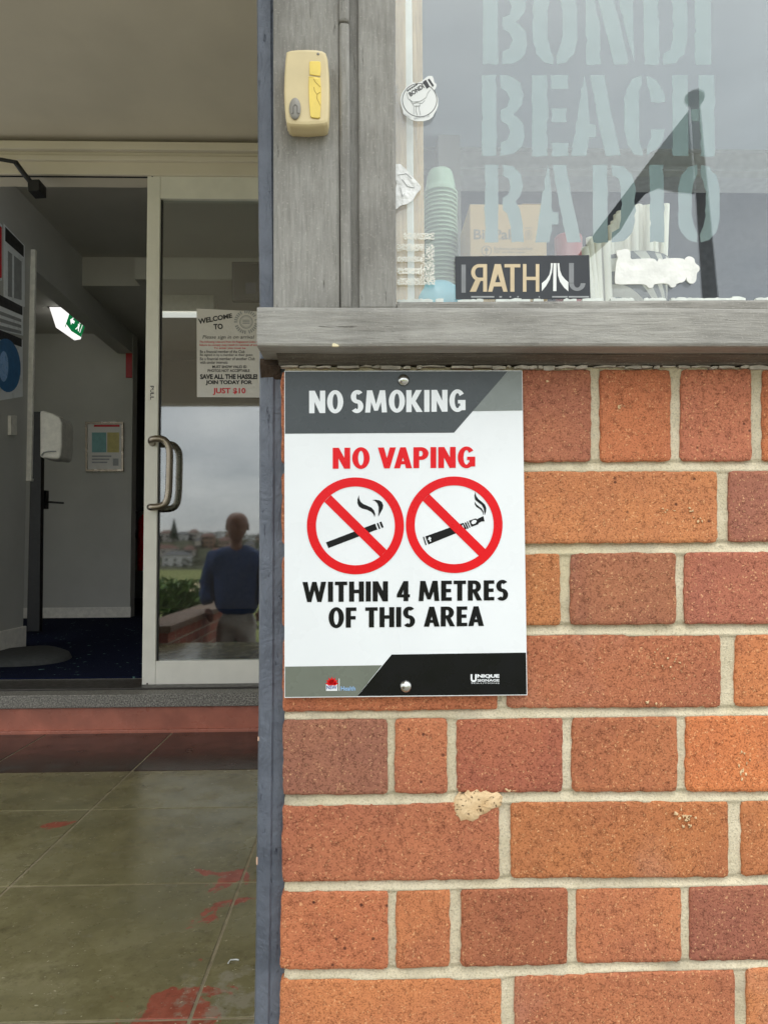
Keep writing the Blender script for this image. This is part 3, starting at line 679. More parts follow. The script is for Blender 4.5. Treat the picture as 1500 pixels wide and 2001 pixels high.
pict.append(flat('pictogram', [cq([(878,498),(886,495),(904,552),(896,555)]), cq([(895,493),(1160,398),(1184,441),(916,550)]), cq([(1168,398),(1178,394),(1196,437),(1187,441)]), cq([(1184,390),(1191,387),(1209,431),(1202,434)]),
    cq([(1199,384),(1246,368),(1256,374),(1268,366),(1300,352),(1308,388),(1285,390),(1268,400),(1262,410),(1216,427)]),
    cq([(1243,185),(1237,210),(1243,238),(1262,254),(1288,274),(1302,300),(1309,346),(1318,320),(1320,296),(1311,272),(1290,252),(1266,234),(1250,212)]),
    cq([(1240,250),(1240,268),(1252,288),(1276,302),(1292,320),(1301,347),(1300,320),(1288,298),(1266,282),(1250,268)])], K, .0003))
for q in ([(913,510),(919,508),(919,499),(927,497),(929,504),(934,502),(937,510),(931,512),(936,528),(927,531),(922,516),(916,518)], [(1151,414),(1157,411),(1166,436),(1160,439)], [(1216,392),(1228,380),(1246,378),(1254,388),(1245,402),(1227,409),(1217,403)]):
    flat('pictogram_highlight', [cq(q)], MT['sign_white'], .00034, pict[1])
for (cx, cy, ro, ri, e0, e1) in [(694.3, 1027.6, 94.7, 77, (640, 974), (749, 1081.5)), (887, 1025.4, 94.4, 77, (832, 972), (942, 1080))]:
    ps = []
    for i in range(96):
        A, B = 2*math.pi*i/96, 2*math.pi*(i+1)/96
        ps.append([(cx+ro*math.cos(A), cy+ro*math.sin(A)), (cx+ro*math.cos(B), cy+ro*math.sin(B)), (cx+ri*math.cos(B), cy+ri*math.sin(B)), (cx+ri*math.cos(A), cy+ri*math.sin(A))])
    d = Vector((e1[0]-e0[0], e1[1]-e0[1])).normalized(); nn = Vector((-d.y, d.x))*9.2
    o = flat('prohibition_ring', ps, MT['sign_red'], .0005)
    flat('slash', [[(e0[0]+nn.x, e0[1]+nn.y), (e1[0]+nn.x, e1[1]+nn.y), (e1[0]-nn.x, e1[1]-nn.y), (e0[0]-nn.x, e0[1]-nn.y)]], MT['sign_red'], .00045)
# small marks in the footer
nb = plain('logo_blue', lin(30, 60, 140), .3); hb2 = plain('logo_pale_blue', lin(150, 190, 235), .3)
pet = []
for k in range(7):
    a = math.radians(180-k*30); cx, cy = 648.5, 1341
    tip = (cx+math.cos(a)*13, cy-6-abs(math.sin(a))*13); s_ = (math.cos(a+1.57)*3.2, -math.sin(a+1.57)*3.2)
    m_ = ((cx+tip[0])/2, (cy-3+tip[1])/2)
    pet.append([(cx, cy-2), (m_[0]+s_[0], m_[1]+s_[1]), tip, (m_[0]-s_[0], m_[1]-s_[1])])
flat('crest_flower', pet, MT['sign_red'], .0004)
flat('crest_base', [rectq(637, 1337.5, 659, 1350)], MT['sign_white'], .0003)
mb = MB(); font_px(mb, 'NSW', rectq(638, 1339.5, 658, 1347), FY-.0005, .02); mb.build('crest_lettering', nb, sg)
flat('crest_rule', [rectq(662, 1326, 663.2, 1350)], MT['sign_white'], .0003)
mb = MB(); font_px(mb, 'Health', rectq(666, 1341, 694, 1349.5), FY-.0005, .015); mb.build('crest_lettering', hb2, sg)
mb = MB(); font_px(mb, 'U', rectq(919, 1317.5, 931, 1333), FY-.0005, .05); font_px(mb, 'NIQUE', rectq(932, 1317.5, 975, 1325.5), FY-.0005, .05); font_px(mb, 'SIGNAGE', rectq(932, 1327, 975, 1332), FY-.0005, .03); font_px(mb, 'SOLUTIONS', rectq(920, 1333.8, 975, 1336), FY-.0005, .0)
mb.build('maker_lettering', MT['sign_white'], sg)
for (x, y) in ((788, 743), (792.5, 1341)):
    c = onY(x, y, FY); rr = .0064
    mb = MB(); mb.lathe([(rr, 0), (rr*.98, -.0012), (rr*.86, -.0028), (rr*.6, -.0042), (rr*.3, -.005), (.0001, -.0052)], c, 28, 'Y'); mb.build('dome_screw', MT['silver'], sg)

# ================================================================== DOORBELL
db = thing('door_chime_button', 'yellowed cream plastic doorbell box with oval grey button on the grey post', 'doorbell', tuple(onY(598, 262, 0)))
cream = plain('yellowed_cream_plastic', lin(212, 194, 150), .45, .1, 18, .15, 120)
body = [(559, 99), (566, 96.4), (580, 94.8), (600, 94.2), (618, 95), (630, 97), (636.5, 101), (640, 112), (642.5, 140), (643.4, 175), (643, 210), (641.5, 234), (640, 241), (634, 244), (600, 246.5), (566, 245), (559.5, 241), (557, 225), (555, 200), (554, 175), (555, 145), (557, 115)]
def ring_px(pts, k, Y, dy=0):
    cx = sum(p[0] for p in pts)/len(pts); cy = sum(p[1] for p in pts)/len(pts)
    return [onY(cx+(x-cx)*k, cy+(y-cy)*k+dy, Y) for x, y in pts]
def pillow(name, pts, layers, mat, parent, cap=True):
    mb = MB(); n = len(pts); rings = [ring_px(pts, k, Y) for k, Y in layers]
    vs = [p for r_ in rings for p in r_]
    mb.add(vs, [(i*n+k, i*n+(k+1) % n, (i+1)*n+(k+1) % n, (i+1)*n+k) for i in range(len(rings)-1) for k in range(n)], True)
    if cap: mb.add(rings[-1], [list(range(n))])
    return mb.build(name, mat, parent)
# back shell is cut to the true outline at the wall, front cover bulges
def worldify(pts, Yfrom): return [onY(x, y, Yfrom) for x, y in pts]
F0 = worldify(body, -.024); cX = sum(p.x for p in F0)/len(F0); cZ = sum(p.z for p in F0)/len(F0)
def wring(k, Y): return [Vector((cX+(p.x-cX)*k, Y, cZ+(p.z-cZ)*k)) for p in F0]
def wpillow(name, layers, mat):
    mb = MB(); rings = [wring(k, Y) for k, Y in layers]; n = len(F0)
    mb.add([p for r_ in rings for p in r_], [(i*n+k, i*n+(k+1) % n, (i+1)*n+(k+1) % n, (i+1)*n+k) for i in range(len(rings)-1) for k in range(n)], False)
    mb.add(rings[-1], [list(range(n))]); return mb.build(name, mat, db)
wpillow('back_shell', [(.95, .001), (.97, -.004), (.975, -.0085)], cream)
cov = wpillow('front_cover', [(.97, -.0092), (1.0, -.0096), (1.0, -.019), (.985, -.022), (.955, -.0238), (.9, -.0245)], cream)
grey_p = plain('grey_button_plastic', lin(142, 138, 130), .5, .08, 60)
el = [(576.4+11.5*math.cos(a), 212.5-21.5*math.sin(a)) for a in [2*math.pi*k/32 for k in range(32)]]
pillow('button', el, [(1.0, -.024), (1.0, -.0255), (.9, -.0268), (.6, -.0275), (.2, -.0277)], grey_p, cov)
mb = MB(); mb.tube([onY(x, y, -.0278) for x, y in [(570, 222), (573, 221), (573, 208), (577, 204), (581, 208), (581, 220), (585, 222)]], .0004, 6); mb.build('bell_symbol', plain('grey_relief', lin(108, 104, 98), .5), cov)
yel = plain('aged_yellow_label', lin(232, 204, 98), .35, .1, 50, .4, 70, bd=.001)
pillow('name_card', [(604.5, 121), (608, 119.5), (622, 119.5), (626, 121), (626.5, 135), (626, 149), (604.5, 146)], [(1, -.0242), (1, -.0252), (.94, -.0257)], yel, cov)
pillow('name_card', [(603.5, 149), (625.5, 152), (627, 170), (627, 200), (625.5, 230), (622, 232), (609, 230.5), (606, 227), (604, 200), (603, 170)], [(1, -.0242), (1, -.0254), (.94, -.026)], yel, cov)
dkl = plain('crease_brown', lin(150, 118, 40), .6)
for pts in ([(613, 154), (616, 160), (622, 166), (626, 170)], [(626, 180), (619, 184), (615, 178), (613, 170)], [(620, 184), (619, 192), (622, 198), (626, 206)]):
    mb = MB(); mb.tube([onY(x, y, -.0261) for x, y in pts], .00025, 5); mb.build('crease', dkl, cov)
mb = MB(); c = onY(621.5, 106, -.0243); mb.lathe([(.0015, 0), (.0014, -.0008), (.0001, -.0009)], c, 14, 'Y'); mb.build('indicator', grey_p, cov)

# ================================================================== WINDOW LETTERING (on the inner face of the pane)
LY = GLASS_Y+.0056
vin = plain('pale_teal_vinyl', lin(124, 140, 140), .6, .08, 60)
wl = thing('window_lettering', 'pale teal stencil lettering on the shop window pane reading BONDI BEACH RADIO', 'lettering', tuple(onY(1165, 475, LY)))
ST = {
 'B': [[(0,0),(.34,0),(.34,1),(0,1)], [(.43,0),(.72,.02),(.92,.1),(.98,.24),(.94,.37),(.82,.45),(.74,.48),(.84,.52),(.97,.6),(1,.75),(.95,.88),(.75,.97),(.43,1),(.45,.84),(.6,.8),(.67,.7),(.6,.61),(.46,.57),(.45,.43),(.6,.39),(.66,.29),(.58,.2),(.45,.16)]],
 'O': [[(.46,0),(.25,.03),(.08,.13),(0,.3),(0,.7),(.08,.87),(.25,.97),(.46,1),(.47,.9),(.38,.78),(.33,.65),(.33,.35),(.38,.22),(.47,.1)], [(.55,0),(.76,.03),(.92,.13),(1,.3),(1,.7),(.92,.87),(.75,.97),(.55,1),(.53,.9),(.62,.78),(.67,.65),(.67,.35),(.62,.22),(.53,.1)]],
 'N': [[(0,0),(.06,0),(.17,.2),(.3,.5),(.31,1),(.02,1)], [(.16,0),(.46,0),(.66,.4),(.88,.96),(.84,1),(.58,1),(.4,.55)], [(.66,0),(.96,0),(.97,.5),(1,.97),(.84,.65),(.7,.3)]],
 'D': [[(0,0),(.34,0),(.36,1),(.02,1)], [(.44,0),(.72,.02),(.92,.12),(1,.28),(1,.72),(.93,.88),(.75,.98),(.44,1),(.46,.87),(.62,.82),(.67,.7),(.67,.3),(.62,.18),(.46,.13)]],
 'I': [[(0,0),(.95,0),(1,1),(.05,1)]],
 'E': [[(0,0),(.42,0),(.42,1),(0,1)], [(.5,0),(1,0),(.97,.09),(1,.17),(.52,.17),(.54,.09)], [(.53,.41),(.95,.41),(.91,.5),(.95,.58),(.53,.58),(.56,.5)], [(.53,.84),(1,.84),(.98,.92),(1,1),(.53,1),(.56,.92)]],
 'A': [[(.27,0),(.33,.2),(.38,.6),(.5,.62),(.5,.77),(.36,.77),(.31,1),(0,1),(.1,.6)], [(.38,0),(.67,0),(.8,.45),(1,1),(.70,1),(.52,.5)]],
 'C': [[(.43,0),(.2,.05),(.05,.18),(0,.35),(.0,.66),(.08,.86),(.24,.98),(.46,1),(.44,.92),(.36,.8),(.36,.2),(.44,.1)], [(.55,0),(.8,.06),(.97,.2),(1,.33),(.66,.33),(.62,.2),(.55,.1)], [(.66,.67),(1,.67),(.95,.8),(.8,.92),(.55,1),(.56,.9),(.66,.78)]],
 'H': [[(0,0),(.36,0),(.38,1),(.02,1)], [(.45,.42),(.62,.42),(.62,.57),(.47,.57)], [(.62,0),(.98,0),(1,1),(.66,1)]],
 'R': [[(0,0),(.34,0),(.34,1),(0,1)], [(.45,0),(.72,.02),(.92,.12),(.98,.28),(.9,.4),(.78,.47),(.9,.57),(.97,.78),(1,1),(.68,1),(.66,.8),(.58,.63),(.46,.58),(.45,.43),(.6,.38),(.65,.28),(.6,.18),(.46,.14)]],
}
seed = 11
for (y0, y1, items) in [(-34, 126, [('B', 943, 1029), ('O', 1040, 1127), ('N', 1143, 1239), ('D', 1256, 1342), ('I', 1356, 1389)]),
                        (147, 304.5, [('B', 941, 1024), ('E', 1039, 1110), ('A', 1115, 1212), ('C', 1219, 1298), ('H', 1312, 1396)]),
                        (322, 473.5, [('R', 947, 1023), ('A', 1045, 1135), ('D', 1157, 1240), ('I', 1268, 1297), ('O', 1324, 1405)])]:
    for ch, xa, xb in items:
        mb = MB()
        for pc in ST[ch]:
            seed += 1; mb.pxprism(jag([(xa+(xb-xa)*u, y0+(y1-y0)*v) for u, v in pc], seed), LY, .0003)
        mb.build('letter', vin, wl)

# ================================================================== STICKERS
OY = GLASS_Y-.0006
wht = plain('white_vinyl', lin(226, 227, 224), .45, .03, 40); inkd = plain('dark_print', lin(46, 46, 48), .5); inkg = plain('grey_print', lin(150, 152, 152), .5)
st = thing('round_sticker', 'round white sticker with a hand holding a bottle, reading BONDI, on the window edge', 'sticker', tuple(onY(819, 240, OY)))
def c5(pts): return [(740+x/3.571, y/3.571) for x, y in pts]
out = c5([(150,690),(160,650),(185,615),(215,590),(235,572),(262,582),(300,565),(325,545),(345,530),(372,530),(382,548),(385,570),(402,588),(398,610),(385,630),(400,655),(413,690),(412,735),(400,770),(382,798),(376,815),(350,835),(310,846),(265,846),(225,835),(195,815),(170,795),(168,775),(155,735)])
mb = MB(); mb.pxprism(out, OY, .0004); shs = mb.build('sticker_sheet', wht, st)
def ringp(mb, cx, cy, r, w, Y, n=40, sq=1):
    for i in range(n):
        A, B = 2*math.pi*i/n, 2*math.pi*(i+1)/n
        mb.poly([onY(cx+r_*math.cos(t_), cy+r_*sq*math.sin(t_), Y) for r_, t_ in ((r, A), (r, B), (r-w, B), (r-w, A))])
mb = MB(); ringp(mb, 740+284/3.571, 698/3.571, 122/3.571, 1.2, OY-.0002, 44, .97); mb.build('sticker_ring', inkd, shs)
mb = MB(); font_px(mb, 'BONDI', c5([(205,648),(300,585),(318,612),(222,675)]), OY-.0003, .03)
mb.poly([onY(x, y, OY-.0003) for x, y in c5([(305,572),(328,556),(355,604),(334,620)])]); mb.poly([onY(x, y, OY-.0003) for x, y in c5([(340,556),(352,548),(384,596),(374,606)])])
for k in range(5): mb.poly([onY(x, y, OY-.0003) for x, y in c5([(195+k*15,630-k*10),(206+k*15,622-k*10),(210+k*15,630-k*10),(199+k*15,640-k*10)])])
mb.build('sticker_lettering', inkd, shs)
mb = MB(); font_px(mb, 'THE BONDI BREWING CO', c5([(178,790),(225,815),(222,828),(172,800)]), OY-.0003); font_px(mb, 'BREWING CO', c5([(245,822),(350,800),(355,812),(247,834)]), OY-.0003)
for pts in ([(195,650),(205,690),(240,712),(290,705),(330,680),(340,650),(360,625)], [(215,690),(235,725),(245,740),(243,800)], [(262,735),(258,770),(268,805)], [(290,720),(278,745),(290,805)], [(235,725),(265,715),(300,722),(320,700)], [(250,740),(290,738)]):
    mb.tube([onY(x, y, OY-.0003) for x, y in c5(pts)], .00022, 5)
mb.build('hand_drawing', inkg, shs)

def c7(pts): return [(740+x/3.571, 300+y/3.571) for x, y in pts]
crump = plain('crumpled_white_paper', lin(238, 238, 236), .7, .06, 30, .9, 60, bd=.006)
o = MB(); pts = jag(c7([(117,72),(150,72),(190,110),(235,160),(292,230),(290,250),(262,280),(240,320),(200,350),(150,362),(125,385),(117,390)]), 3)
o.pxprism(pts, OY-.0008, .0012); o = o.build('torn_paper', crump, bevel=0); tag(o, 'torn white paper scrap stuck on the glass beside the window frame', 'paper')
for i, pp in enumerate(([(150,240),(165,300),(180,280)], [(135,150),(190,140),(230,175)], [(160,180),(200,230),(250,240)])):
    mb = MB(); mb.tube([onY(x, y, OY-.0011) for x, y in c7(pp)], .0003, 5); mb.build('crease', inkg, o)
# speckled remains of an old sticker
resm = plain('sticker_residue_cream', lin(240, 238, 228), .9, .1, 80)
mb = MB(); r = random.Random(21)
zones = [(170,555,385,600,380), (128,630,310,680,420), (128,720,300,755,330), (130,800,300,840,330), (130,870,390,915,480), (330,630,385,900,480), (290,700,330,880,150)]
for (x0, y0, x1, y1, n) in zones:
    for k in range(int(n*1.1)):
        x, y = r.uniform(x0, x1), r.uniform(y0, y1); s = r.uniform(1.8, 6.0); a = r.uniform(0, 3)
        mb.poly([onY(*c7([(x+s*math.cos(a+j*1.5708)*(1 if j % 2 else .7), y+s*math.sin(a+j*1.5708)*.8)])[0], OY-.0001-.0000004*len(mb.v)) for j in range(4)])
o = mb.build('sticker_residue', resm); tag(o, 'flaky cream remains of a peeled sticker low in the window corner', 'sticker')

bs = thing('black_sticker', 'black rectangular sticker with mirrored lettering at the foot of the window', 'sticker', tuple(onY(1020, 584, OY)))
mb = MB(); mb.pxprism([(888.5, 501), (1150.5, 498.5), (1153, 584), (890, 585)], OY, .0004); shb = mb.build('sticker_sheet', plain('charcoal_vinyl', lin(42, 45, 50), .5, .05, 40), bs)
tanl = plain('kraft_letter', lin(206, 186, 152), .6); grl = plain('grey_letter', lin(128, 130, 132), .6)
def tx(mb, s, x0, x1, b, h, flip=False):
    ps, w = text_polys(s, .07, .29, GT)
    for i, p in enumerate(ps): mb.poly([onY(x0+(x1-x0)*((1-a/w) if flip else a/w), b-q*h, OY-.0002-8e-6*(i % 9)) for a, q in p])
mb = MB(); tx(mb, 'I', 901, 909.5, 572, 55); mb.build('sticker_letter', grl, shb)
for s_, a, b_, f in (('R', 918, 951, True), ('A', 953, 991, False), ('T', 985, 1016, False), ('H', 1021, 1053, False)):
    mb = MB(); tx(mb, s_, a, b_, 570, 54, f); mb.build('sticker_letter', tanl, shb)
mb = MB(); tx(mb, 'J', 1111, 1143, 568, 54, True); mb.build('sticker_letter', grl, shb)
mb = MB()
for p in ([(1198,765),(1212,765),(1205,830),(1190,880),(1165,925),(1135,960),(1135,905),(1165,880),(1188,845),(1197,805)], [(1216,765),(1237,765),(1237,960),(1214,960)], [(1243,765),(1257,765),(1262,815),(1275,850),(1298,878),(1320,897),(1320,962),(1290,935),(1262,895),(1248,850)]):
    mb.poly([onY(x, y, OY-.0003) for x, y in c7(p)])
mb.build('sticker_emblem', wht, shb)
for (x0, x1) in ((920, 965), (975, 980), (995, 998), (1010, 1013), (1052, 1054), (1078, 1108), (1110, 1150)):
    mb = MB(); mb.poly([onY(x, y, OY-.0003) for x, y in rectq(x0, 578.5, x1, 581.5)]); mb.build('fine_print', inkg, shb)

def c8(pts): return [(1080+x/3.571, 300+y/3.571) for x, y in pts]
def rounded(pts, k=2):
    for _ in range(k):
        q = []
        for i in range(len(pts)):
            a, b = pts[i], pts[(i+1) % len(pts)]
            q += [(a[0]*.75+b[0]*.25, a[1]*.75+b[1]*.25), (a[0]*.25+b[0]*.75, a[1]*.25+b[1]*.75)]
        pts = q
    return pts
ws = c8([(440,700),(445,675),(480,672),(500,662),(530,672),(540,690),(538,740),(580,735),(640,732),(710,732),(725,760),(740,728),(760,742),(778,732),(850,728),(905,732),(920,745),(922,725),(950,715),(985,730),(988,765),(1020,785),(1022,815),(1000,835),(1000,880),(985,905),(955,908),(930,885),(930,860),(918,895),(860,905),(855,930),(820,935),(805,905),(700,908),(700,935),(665,940),(648,912),(560,910),(440,915),(428,895),(440,750),(455,730)])
o = MB(); o.pxprism(rounded(ws, 2), OY-.0012, .0016); o = o.build('cut_out_sticker', plain('worn_white_vinyl', lin(222, 222, 216), .5, .1, 55, .7, 45, bd=.003)); tag(o, 'blank white cut-out sticker low on the window right of the black sticker', 'sticker')
# ================================================================== THINGS ON THE SHELF BEHIND THE PANE
SH_Z = onY(1000, 596, .06).z-.002
shelf = MB(); shelf.box((onY(760, 600, .06).x, .046, SH_Z-.03), (onY(RX, 600, .06).x, .62, SH_Z)); o = shelf.build('shelf', MT['white'], win, .002)
# stack of upturned cups
cupm, ct, cp = newmat('green_tinted_plastic'); setp(cp, col=lin(176, 200, 176), rough=.2, ior=1.4); cp.inputs['Transmission Weight'].default_value = 0
cz0 = SH_Z; cc = onY(861, 500, .30); cr_ = (onY(894, 500, .30).x-onY(829, 500, .30).x)/2
ztop = onY(858, 336, .30).z; ncup = 40; ph = .036
pitch = (ztop-ph-cz0)/(ncup-1)
mb = MB(); mb.lathe([(cr_*.96, .0), (cr_*1.04, .0), (cr_*1.04, .0022), (cr_*.95, .0032), (cr_*.9, .012), (cr_*.8, .026), (cr_*.72, ph-.002), (cr_*.66, ph), (.0005, ph-.001)], (0, 0, 0), 28)
cup0 = mb.build('plastic_cup', cupm); tag(cup0, 'green-tinted plastic cup nested below the top of the upturned stack', 'cup', 'stacked plastic cups')
cup0.location = (cc.x, .30, cz0)
for k in range(1, ncup):
    c_ = cup0.copy(); C.objects.link(c_); c_['label'] = 'topmost green-tinted plastic cup of the upturned stack behind the window' if k == ncup-1 else cup0['label']; c_.location = (cc.x+rnd.uniform(-.0008, .0008), .30, cz0+k*pitch)
# blue bowl upside down near the pane
bm_ = plain('pale_blue_plastic', lin(120, 190, 205), .35, .05, 30)
bc = onY(856, 600, .10); br_ = onY(912, 600, .10).x-bc.x; bh = onY(856, 557, .10).z-SH_Z
mb = MB(); mb.lathe([(br_, 0), (br_*1.02, .002), (br_*.97, bh*.45), (br_*.8, bh*.8), (br_*.5, bh), (.0005, bh*1.0)], (bc.x, .10, SH_Z), 32); o = mb.build('bowl', bm_); tag(o, 'pale blue plastic bowl upside down in the window corner', 'bowl')
# kraft box
kraft = plain('kraft_card', lin(206, 178, 136), .8, .05, 30, .2, 200)
kb = thing('cardboard_box', 'brown kraft cardboard box standing behind the black window sticker', 'box', (onY(990, 500, .2).x, .2, SH_Z))
KY = .20
a = onY(917, 399, KY); b_ = onY(1066, 399, KY); a2 = onY(905, 500, KY)
mb = MB(); mb.box((a.x, KY, SH_Z), (b_.x, KY+.10, onY(990, 399, KY).z)); mb.build('carton', kraft, kb, .0015)
fl = onY(1020, 399, KY)
mb = MB(); mb.add([Vector((fl.x, KY+.002, fl.z+.0005)), Vector((b_.x, KY+.001, fl.z+.0005)), Vector((b_.x, KY+.055, fl.z+.006)), Vector((fl.x-.01, KY+.055, fl.z+.008))], [(0, 1, 2, 3)]); mb.prism([Vector((fl.x, KY+.002, fl.z+.001)), Vector((b_.x, KY+.002, fl.z+.001)), Vector((b_.x, KY+.05, fl.z+.012))], (0, 0, .0006)); mb.build('flap', kraft, kb)
kpr = plain('box_print', lin(150, 138, 124), .7)
mb = MB(); KF = KY-.0004
font_px(mb, 'BioPak', rectq(925, 448, 1008, 468), KF, .02); font_px(mb, 'packaging that\'s good', rectq(965, 464, 1005, 469), KF)
font_px(mb, 'Boxframes are made from', rectq(965, 482, 1040, 489), KF); font_px(mb, 'FSC certified paper', rectq(965, 490.5, 1026, 496), KF)
ringp(mb, 950, 490, 10, 1.2, KF); mb.poly([onY(x, y, KF) for x, y in [(950, 482), (955, 490), (951, 490), (951, 497), (949, 497), (949, 490), (945, 490)]])
ringp(mb, 1032, 457, 7, 1, KF); font_px(mb, 'B', rectq(1029.5, 453, 1034.5, 461), KF); mb.poly([onY(x, y, KF) for x, y in rectq(1024, 445, 1040, 446)]); mb.poly([onY(x, y, KF) for x, y in rectq(1024, 466.5, 1040, 467.5)])
mb.build('box_lettering', kpr, kb)
# striped paper cup of straws
m, t, p = newmat('diagonal_striped_paper'); v = coords(t); wv = N(t, 'ShaderNodeTexWave', wave_type='BANDS', bands_direction='DIAGONAL'); wv.inputs['Scale'].default_value = 22; t.links.new(v, wv.inputs['Vector'])
t.links.new(ramp(t, wv.outputs['Fac'], [(.48, lin(120, 124, 126)), (.52, lin(226, 224, 214))]), p.inputs['Base Color']); setp(p, rough=.7); striped = m
SYc = .16; sc_ = onY(1226, 500, SYc); sr = onY(1300, 500, SYc).x-sc_.x; stz = onY(1226, 522, SYc).z
mb = MB(); mb.lathe([(.0005, .001), (sr*.86, .001), (sr*.86, .0), (sr, stz-SH_Z), (sr*1.02, stz-SH_Z+.001), (sr*.98, stz-SH_Z-.001), (sr*.84, .003)], (sc_.x, SYc, SH_Z), 40)
o = mb.build('paper_cup', striped); tag(o, 'grey and white striped paper cup holding straws behind the window', 'cup')
strm = plain('ivory_paper_straw', lin(240, 236, 220), .6, .04, 40)
def straw(px, ptop, pbx, Y, label):
    top = onY(px, ptop, Y); bx_ = onY(pbx, 520, Y).x; base = Vector((bx_, Y, SH_Z+.004)); r_ = .0047
    d = (top-base); L = d.length
    mb = MB(); mb.tube([base, base+d*.5, top], r_, 14, False); mb.tube([top, top-d*.1], r_*.78, 14, False); mb.tube([top-d.normalized()*.0001, top], [r_, r_*.78], 14, False)
    o = mb.build('paper_straw', strm, fix=False); tag(o, label, 'straw', 'straws in the striped cup')
r = random.Random(2)
for i, x in enumerate((1238, 1247.5, 1257, 1267, 1277, 1284)): straw(x+r.uniform(-1, 1), 401+r.uniform(0, 3), x-1, .13+.012*(i % 3), '%s from the left of the tall upright ivory straws in the striped cup' % ('first', 'second', 'third', 'fourth', 'fifth', 'sixth')[i])
straw(1300, 400, 1288, .145, 'ivory straw leaning outward at the right edge of the bunch')
for i, (x, y) in enumerate(((1210, 414), (1204.5, 420), (1199, 433), (1194, 441))): straw(x, y, x+6, .15, '%s of the stepped ivory straws left of the tall bunch' % ('tallest', 'second tallest', 'third tallest', 'lowest')[i])
for i, x in enumerate((1166, 1175, 1184, 1192)): straw(x, 473, x+4, .125+.01*(i % 2), '%s from the left of the short ivory straws in the striped cup' % ('first', 'second', 'third', 'fourth')[i])
for i, x in enumerate((1203, 1213, 1222, 1231)): straw(x, 452-i*5, x, .19, '%s from the left of the back-row ivory straws half hidden in the bunch' % ('first', 'second', 'third', 'fourth')[i])
straw(1151, 465, 1165, .12, 'ivory straw leaning left at the front of the cup'); straw(1160, 468, 1172, .135, 'ivory straw leaning left behind the front one')
straw(1142, 484, 1158, .115, 'lowest ivory straw leaning furthest left'); 
mb = MB(); c_ = onY(1110, 500, .42); mb.lathe([(.0005, 0), (.022, 0), (.0225, .001), (.0225, onY(1110, 465, .42).z-SH_Z), (.021, onY(1110, 463, .42).z-SH_Z), (.0005, onY(1110, 463, .42).z-SH_Z)], (c_.x, .42, SH_Z), 24); o = mb.build('red_tin', plain('red_tin_paint', lin(150, 80, 80), .4)); tag(o, 'small red tin on the shelf behind the kraft box', 'tin')
# the room behind the window
navy = plain('slate_wall', lin(84, 88, 98), .8, .2, 30, .3, 120); grw = plain('room_grey', lin(180, 188, 192), .8, .06, 4)
rx0, rx1, RYB = -.135, 2.6, 2.9
rz1 = .9+.9; rz0 = FLOOR_Z
def slab(name, a, b, mat, kind='structure', bev=0):
    mb = MB(); mb.box(a, b); o = mb.build(name, mat, None, bev); o['kind'] = kind; return o
slab('shop_back_wall', (rx0, RYB, rz0), (rx1, RYB+.1, rz1), navy); slab('shop_ceiling', (rx0, .11, rz1), (rx1, RYB+.1, rz1+.1), grw)
slab('shop_floor', (rx0, .101, rz0-.1), (rx1, RYB, rz0), grw)
bz0 = onY(1300, 346, 2.6).z; bz1 = onY(1300, 283, 2.6).z
mb = MB(); mb.box((rx0+.002, 2.6, bz0), (rx1-.002, 2.75, bz1)); mb.box((rx0+.002, 2.585, bz0+.03), (rx1-.002, 2.6, bz0+.045)); mb.box((rx0+.002, 2.58, bz1-.04), (rx1-.002, 2.6, bz1-.01)); mb.box((rx0+.002, 2.62, bz1), (rx1-.002, 2.72, rz1-.002)); o = mb.build('bulkhead', plain('bulkhead_paint', lin(186, 186, 182), .7)); o['kind'] = 'structure'
slab('front_wall_above', (rx0, .1, onY(900, TOP, .1).z), (rx1+.1, .2, rz1+.1), MT['wall_in']); slab('front_wall_right', (X_END, .02, rz0), (rx1+.1, .1, SH_Z-.031), MT['wall_in'])  # right side left open above the sill so sky light fills the room
slab('front_wall_inner', (rx0, .101, rz0), (rx1, .13, SH_Z-.031), MT['wall_in'])

# ================================================================== ENTRANCE PORCH
PX0, PX1 = -3.4, -.262
PART = slab('partition_wall', (-.255, .095, FLOOR_Z-.8), (-.137, DOOR_Y+.06, CEIL_Z+.3), MT['wall_in'])
slab('porch_ceiling', (PX0, -.95, CEIL_Z), (PX1-.002, DOOR_Y+.1, CEIL_Z+.08), MT['ceil'])
hz = mirY(400, 786, 2*DOOR_Y+.95, DOOR_Y).z
slab('porch_beam', (PX0, -1.1, hz), (PX1, -.952, CEIL_Z+.4), MT['ceil'])
# floor slabs with pale joints
base = slab('porch_floor', (PX0, -.36, FLOOR_Z-.12), (PX1+.1, RISER_Y+.1, FLOOR_Z-.0015), plain('pale_joint', lin(150, 138, 112), .8, .25, 40))
jy = [onZ(250, y, FLOOR_Z).y for y in (1994, 1728, 1581)]; st_ = (jy[2]-jy[0])/2
jy = [-.36, jy[0]]+jy[1:]+[onZ(250, 1507, FLOOR_Z).y, RISER_Y-.004]
jx = [onZ(120, 1637, FLOOR_Z).x, onZ(455, 1765, FLOOR_Z).x]; sx_ = jx[1]-jx[0]
jx = [PX0]+[jx[0]-sx_*k for k in (4, 3, 2, 1) if jx[0]-sx_*k > PX0+.05]+jx+[PX1+.09]
dark_strip = plain('dark_brown_floor_strip', lin(50, 34, 22), .2, .3, 9, .1, 60)  # slab row next to the riser, darker brown than the rest
for i in range(len(jx)-1):
    for j in range(len(jy)-1):
        if jy[j+1]-jy[j] < .01: continue
        g_ = .0026
        mb = MB(); mb.box((jx[i]+g_, jy[j]+g_, FLOOR_Z-.03), (jx[i+1]-g_, jy[j+1]-g_, FLOOR_Z)); mb.build('floor_slab', MT['floor'] if j < len(jy)-2 else dark_strip, base, .0012, 1)
